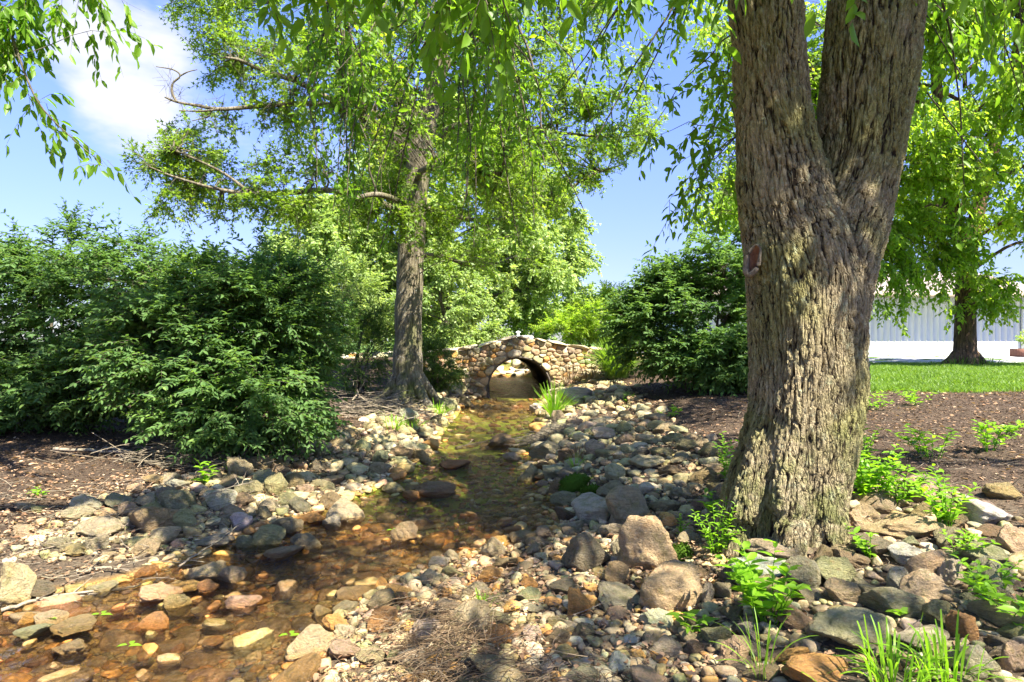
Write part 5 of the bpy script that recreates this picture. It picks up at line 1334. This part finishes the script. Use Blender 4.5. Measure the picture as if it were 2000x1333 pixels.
tuft('grass_tuft', 'grass sprig growing from the straw in the middle of the gravel bar', 945, 1192, 26, .16, 8, spread=.03, wd=.006)
tuft('grass_tuft', 'short grass at the right roots of the middle tree', 857, 812, 70, .30, 9, spread=.14, wd=.01, droop=.5)
tuft('grass_tuft', 'short bright grass at the left roots of the middle tree', 770, 840, 50, .24, 10, spread=.14, wd=.01, droop=.5)
tuft('grass_tuft', 'low bright grass at the water edge below the middle tree', 805, 835, 46, .18, 12, spread=.14, wd=.01, droop=.5)
tuft('grass_tuft', 'green grass on the bank left of the bridge mouth', 890, 740, 60, .35, 13, spread=.2, wd=.01, droop=.5)
# meadow grass along the foot of the birch
for k, (px, lab) in enumerate(((1860, 'left'), (1915, 'right'))):
    tuft('grass_tuft', f'long unmown grass at the {lab} foot of the birch on the lawn', px, 716, 90, .34, 20+k, spread=.45, wd=.01, droop=.3, loc=((px-1000)/F*18.2, 18.0, gh((px-1000)/F*18.2, 18.0)), mat=M_grass)
def weed(label, px, py, h, n_st, seed, L=.05, W=.42, wid=.12, nl=11, dist=None, lean=(0, 0), name='leafy_weed', cat='weed', mat=None, dens=1):
    Wd = Plant(seed); g_ = Wd.g; c = hit(px, py); d = c[1]; c[2] = gh(c[0], c[1])
    H = h*d/F; wm_ = wid
    for k in range(n_st):
        a = g_.uniform(0, 6.28); r0 = wm_*.3*g_.random(); r1 = wm_*g_.uniform(.5, 1.2); hh = H*g_.uniform(.5, 1.05)
        b0 = c+np.array([math.cos(a)*r0, math.sin(a)*r0*.8, -.01]); e = c+np.array([math.cos(a)*r1+lean[0], math.sin(a)*r1+lean[1], hh])
        m_ = (b0+e)/2+np.array([0, 0, hh*.18])
        p = catmull([b0, m_, e], 12); Wd.wood.append(tubes(p[None], np.linspace(.0028, .001, 12)[None], 5))
        N = nl; t = np.linspace(.18, 1, N)*(11-1e-6); j = t.astype(int); f = (t-j)[:, None]; b = p[j]*(1-f)+p[np.minimum(j+1, 11)]*f
        td = unit(p[np.minimum(j+1, 11)]-p[np.maximum(j-1, 0)])
        ph = np.arange(N)*2.4+g_.uniform(0, 6); sd_ = np.stack([np.cos(ph), np.sin(ph), np.full(N, .15)], -1)
        ld = unit(td*.35+sd_+g_.normal(0, .15, (N, 3))); nr = unit(np.array([0, 0, 1.])+g_.normal(0, .25, (N, 3)))
        Ls = L*g_.uniform(.7, 1.2, N)*np.linspace(1.1, .7, N)
        Wd.lf.append(leaves(b, ld, nr, Ls, Ls*W, L_NEAR, np.clip(g_.normal(.45, .2, N), 0, 1))); Wd.nlf += N
    root = empty(name, (0, 0, 0), label, cat); Wd.build(root, mat or M_weed, M_weed, 'stems', crown='foliage'); anchor(root, tuple(c)); return root
weed('dense leafy weed clump at the right foot of the big trunk', 1700, 985, 118, 22, 201, .075, .45, .20, 12)
weed('narrow-leaved weeds right of the dense clump by the big trunk', 1760, 990, 90, 12, 202, .06, .35, .16, 12)
weed('tall weeds growing through the cream-yellow block at the right', 1850, 1035, 110, 13, 203, .065, .45, .16, 11)
weed('sprawling broad-leaved weed over the large whitish flat boulder', 1500, 1215, 150, 15, 204, .085, .5, .17, 9)
weed('fine bright-green seedlings between the big trunk and the whitish boulder', 1400, 1090, 105, 14, 205, .045, .3, .13, 14)
weed('broad leaves close to the left foot of the big trunk', 1405, 1020, 60, 5, 206, .085, .5, .10, 6)
weed('green weed against the left side of the big trunk', 1425, 950, 100, 9, 207, .055, .5, .10, 12)
weed('weed in the lower right corner under the grey boulder', 1975, 1215, 90, 9, 208, .075, .45, .15, 9)
weed('small weed in front of the long tan-brown boulder', 1700, 1090, 60, 6, 209, .05, .5, .10, 7)
weed('weed with pointed leaves right of the pale quartz-like stone', 1880, 1090, 70, 7, 210, .055, .4, .14, 8)
weed('weed patch on the mulch behind the right weeds, nearer the trunk', 1820, 895, 60, 9, 211, .08, .45, .22, 9)
weed('weed patch on the mulch near the right border', 1930, 880, 62, 8, 212, .075, .45, .18, 9)
weed('yellow-green weed at the right edge of the trunk', 1695, 905, 75, 7, 213, .06, .4, .12, 11)
weed('small weed at the lawn edge just right of the big trunk', 1705, 800, 34, 6, 214, .08, .4, .16, 8)
weed('weed at the front edge of the lawn near its middle', 1790, 792, 30, 7, 215, .08, .35, .22, 8)
weed('low weed on the mulch at the far right, by the lawn', 1965, 850, 34, 5, 216, .08, .45, .14, 7)
weed('weed on the mulch slope left of the big trunk', 1310, 815, 20, 6, 217, .07, .45, .16, 7)
weed('small weed sprig under the right shrub', 1215, 790, 22, 6, 218, .05, .4, .18, 8)
weed('small seedling on the right stony bank by the upright boulders', 1330, 1050, 44, 4, 219, .05, .45, .06, 6)
weed('light green sapling leaves standing over the left stone heap', 400, 948, 46, 5, 220, .09, .5, .08, 5)
weed('little seedling beside the middle of the left pile', 450, 925, 30, 4, 221, .06, .45, .1, 6)
weed('tiny weed on the mulch at the far left', 75, 970, 16, 4, 222, .05, .5, .08, 6)
weed('single bright seedling with long leaves at the lower right of the gravel bar', 1345, 1235, 50, 3, 223, .10, .35, .07, 5)
weed('weed at the back of the right foreground beside the pale tapering stone', 1930, 1160, 70, 6, 224, .06, .45, .12, 8)
weed('low weed between the longest grey boulder and the orange-brown rock', 1760, 1200, 24, 3, 225, .045, .7, .07, 5)
# moss cushions
def moss(label, px, py, w_, h_, seed):
    c = hit(px, py+h_*.3); d = c[1]; v = rock_shape(iv2, seed, 16, 4, .12); v = v*(1+.10*fbm(v*4, 2, seed)[:, None]); a = w_*d/F/2; H = h_*d/F*.7
    g_ = np.random.default_rng(seed); v = v*np.array([a, a*.8, H*.6])
    nrm = unit(v/np.array([a, a*.8, H*.6])**2)
    # short bristles over the cushion
    k = g_.integers(0, len(v), 2600); b = v[k]+g_.normal(0, a*.03, (2600, 3)); Vb, Fb, vb = leaves(b, unit(nrm[k]+g_.normal(0, .5, (2600, 3))), g_.normal(size=(2600, 3)), np.full(2600, .012), np.full(2600, .004), L_FAR, g_.random(2600))
    V = np.concatenate([v, Vb]); Fa = np.concatenate([if2, Fb+len(v)]); o = link('moss_cushion', mesh_np('moss_cushion', V, Fa, {'var': np.concatenate([np.full(len(v), .2), vb])}, True), M_moss)
    o.location = (c[0], c[1]+a*.2, gh(c[0], c[1])+H*.35); tag(o, label, 'moss')
M_moss = leaf_mat('moss', (.035, .07, .008), (.07, .13, .012), .1, (.12, .18, .02), .95, .05)
moss('larger mossy green cushion among grey rocks on the right bank', 1125, 945, 62, 52, 501)
moss('smaller moss cushion right of the larger one on the right bank', 1152, 958, 36, 28, 502)
moss('dark moss lump below the slate stone left of the big trunk', 1328, 1085, 46, 50, 503)

# ------------------------------------------------------------------ litter, sticks and dead brush
gl_ = np.random.default_rng(123)
def lit(n_, x0, x1, y0, y1, L0, L1, name, label, mat, wf_, cond, flat=.35):
    x = gl_.uniform(x0, x1, n_); y = gl_.uniform(y0, y1, n_); s = sdist(x, y); k = cond(x, y, s); x, y = x[k], y[k]; N = len(x)
    z = gh(x, y)+np.where(gl_.random(N) < .5, .006, .03)*(s[k] < 1.6)+.004; a = gl_.uniform(0, 6.28, N)
    d = np.stack([np.cos(a), np.sin(a), gl_.normal(0, flat*.6, N)], -1); nr = unit(np.stack([gl_.normal(0, flat, N), gl_.normal(0, flat, N), np.ones(N)], -1))
    L = gl_.uniform(L0, L1, N); V, Fa, var = leaves(np.stack([x, y, z], -1), d, nr, L, L*gl_.uniform(*wf_, N), L_NEAR if L1 > .03 else L_FAR, np.clip(gl_.normal(.4, .3, N), 0, 1))
    o = link(name, mesh_np(name, V, Fa, {'var': var}), mat); tag(o, label, 'leaf litter', None, 'stuff')
M_litter = leaf_mat('dead_leaves', (.16, .09, .05), (.38, .24, .14), .15, (.58, .42, .27), .8, .15)
M_chip = leaf_mat('bark_chips', (.03, .02, .014), (.15, .10, .065), .0, (.45, .33, .22), .95, .1)
isL = lambda x, y, s: (s > .03) & (x < -1.2) & ((y > 3.8) | (x < -1.5)) & (np.abs(x) < y*.9+.3)
lit(22000, -7, -1.2, 3.3, 9.5, .02, .055, 'leaf_litter', 'dry brown dead leaves lying over the mulch of the left bank', M_litter, (.3, .7), lambda x, y, s: isL(x, y, s) & (gl_.random(len(x)) < .25+.75*(fbm(np.stack([x, y], -1)*1.4, 2, 5) > .1)*(y < 6.2)))
lit(60000, -8, -1.2, 3.3, 10, .010, .03, 'mulch_chips', 'dark shredded mulch covering the left bank', M_chip, (.15, .4), lambda x, y, s: (s > .25) & (x < -1.2) & (np.abs(x) < y*.9+.3))
lit(120000, .9, 9, 2.2, 13, .012, .038, 'mulch_chips', 'dark shredded mulch covering the right bank behind the stones', M_chip, (.15, .4), lambda x, y, s: (s > 1.0) & (y > 3.0) & (y < 9.0+4*(x < 4)) & (x < y*.9+.3))
lit(9000, .9, 8, 2.0, 9, .02, .06, 'leaf_litter', 'dry brown dead leaves scattered on the right bank', M_litter, (.3, .7), lambda x, y, s: (s > .8) & (x < y*.9+.3) & (gl_.random(len(x)) < .45))
lit(4200, -1.3, 1.4, 2.0, 4.4, .015, .045, 'leaf_litter', 'dry leaves caught among the gravel of the bar', M_litter, (.3, .7), lambda x, y, s: (s > .05))
lit(9000, -3.5, 3, 3.5, 12, .015, .05, 'leaf_litter', 'small brown leaves and crumbs lodged between the bank stones', M_litter, (.3, .7), lambda x, y, s: (s > .12) & (s < 1.8))
lit(30000, -4, 3, 2, 12, .006, .02, 'leaf_litter', 'fine brown crumbs of litter and silt between the stones of both banks', M_chip, (.3, .8), lambda x, y, s: (s > .05) & (s < 1.8))
def straw(label, cx, cy, rx, ry, n_, L, name='dry_straw', mat=None, hz=.06, r=.0016, cat='straw'):
    x = gl_.normal(cx, rx, n_); y = gl_.normal(cy, ry, n_); z = gh(x, y)+np.abs(gl_.normal(0, hz, n_))+.01
    a = gl_.normal(.6, 1.0, n_); ln = L*gl_.uniform(.3, 1.2, n_); K = 5; t = np.linspace(-.5, .5, K)[None]
    bend = gl_.normal(0, .18, (n_, 1))*ln[:, None]*(t**2*4-.3)
    p = np.stack([x[:, None]+np.cos(a)[:, None]*ln[:, None]*t-np.sin(a)[:, None]*bend, y[:, None]+np.sin(a)[:, None]*ln[:, None]*t+np.cos(a)[:, None]*bend, z[:, None]+gl_.normal(0, .22, (n_, 1))*ln[:, None]*t], -1)
    p[..., 2] = np.maximum(p[..., 2], gh(p[..., 0], p[..., 1])+.003)
    V, Fa = tubes(p, (r*gl_.uniform(.5, 1.5, n_))[:, None]*np.ones((1, K)), 3)
    o = link(name, mesh_np(name, V, Fa, {'var': np.repeat(gl_.random(n_), K*3)}), mat or M_straw); tag(o, label, cat, None, 'stuff'); return o
straw('dry straw and dead stems matted over the gravel bar', -.30, 2.95, .17, .26, 850, .17, r=.0014)
straw('flood debris of dry stems at the bottom of the gravel bar', -.1, 2.5, .30, .12, 450, .16, r=.0014)
straw('thin dry twigs lying over the left bank litter', -2.6, 4.6, .8, .5, 500, .25, 'fallen_twigs', M_dead, .02, .002, 'twigs')
straw('thin dry twigs lying over the right bank', 2.2, 4.6, 1.2, 1.4, 420, .2, 'fallen_twigs', M_dead, .015, .0018, 'twigs')
straw('dead brush piled under the left shrub', -1.9, 9.2, .35, .35, 500, .5, 'dead_brush', M_dead, .12, .004, 'dead brush')
straw('dead brush caught at the right water edge mid-stream', P(1065, 862, 8.4)[0], 8.4, .22, .16, 300, .35, 'dead_brush', M_dead, .05, .003, 'dead brush')
straw('dead stems under the base of the left shrub', P(400, 880, 6.3)[0], 6.0, .3, .12, 260, .45, 'dead_brush', M_dead, .08, .003, 'dead brush')
def stick(label, pts, r, seed=0):
    g_ = np.random.default_rng(seed+900); w_ = []
    for px, py, up in pts:
        c = hit(px, py); c[2] = gh(c[0], c[1])+up; w_.append(c)
    p = catmull(w_, 18); p = p+g_.normal(0, .004, p.shape); V1, F1 = tubes(p[None], np.linspace(r, r*.45, 18)[None], 7)
    prt = [(V1, F1)]
    for k in range(3):
        i = int(g_.integers(5, 15)); d = unit(p[i+1]-p[i]); s_ = unit(d+np.array([g_.normal(0, .7), g_.normal(0, .7), abs(g_.normal(0, .4))]))
        prt.append(tubes(np.array([p[i], p[i]+s_*.06, p[i]+s_*.13])[None], np.array([[r*.45, r*.3, r*.12]]), 5))
    V, Fa = merge(prt); c = p[0]; o = link('fallen_stick', mesh_np('fallen_stick', V-c, Fa, None, True), M_dead); o.location = c; tag(o, label, 'stick')
stick('pale stick lying along the lower left water edge', [(5, 1205, .03), (80, 1190, .04), (160, 1178, .03), (215, 1168, .02)], .011, 1)
stick('longer pale stick above it pointing at the small banded rock', [(70, 1182, .03), (150, 1172, .03), (240, 1160, .03), (330, 1140, .03)], .009, 2)
stick('branch lying on dark mulch under the left shrub', [(105, 882, .02), (200, 886, .02), (280, 890, .02), (330, 876, .03)], .018, 3)
stick('thin branch on mulch right of the other, below the left shrub', [(205, 878, .02), (270, 884, .02), (330, 872, .03)], .012, 4)
stick('dark twig crossing the stones down to the left water edge', [(350, 1125, .05), (400, 1095, .07), (440, 1070, .08), (470, 1045, .08)], .007, 5)
stick('dead twig resting over the middle of the left pile', [(390, 1010, .14), (440, 990, .14), (490, 975, .14)], .006, 6)
stick('grey stick in the dead brush by the middle tree', [(688, 795, .1), (705, 778, .18), (718, 765, .28)], .014, 7)
stick('dark branch lying in the green water mid-stream', [(890, 880, .03), (930, 872, .04), (975, 862, .05)], .02, 8)
stick('stick on leaf litter left of centre on the left bank', [(150, 1128, .02), (200, 1120, .03), (250, 1122, .02)], .012, 9)
# fresh leaves dropped on rocks in the water
for k, (px, py) in enumerate(((85, 1245), (195, 1247), (565, 1268), (768, 1068), (250, 1320))):
    c = hit(px, py); V, Fa, var = leaves(np.array([[0, 0, 0], [.01, .01, .004], [-.01, .012, .002]]), unit(np.array([[1, .3, .1], [-.4, 1, .1], [-.8, -.3, .1]])), np.array([[0, 0, 1.], [0, .1, 1], [.1, 0, 1]]), np.array([.06, .05, .045]), np.array([.03, .026, .024]), L_NEAR, np.array([.7, .8, .6]))
    o = link('fallen_leaves', mesh_np('fallen_leaves', V, Fa, {'var': var}), M_weed); o.location = (c[0], c[1], max(water_z(c[1])+.03, gh(c[0], c[1])+.03)); tag(o, ('green leaf sprig on the angular golden-brown rock, lower left', 'green leaf sprig on wet rock in the lower left water', 'green leaf sprig in water left of the big pinkish rock', 'green leaf sprig on the drowned boulder mid-stream', 'pale green leaf sprig at the very bottom left')[k], 'leaf')
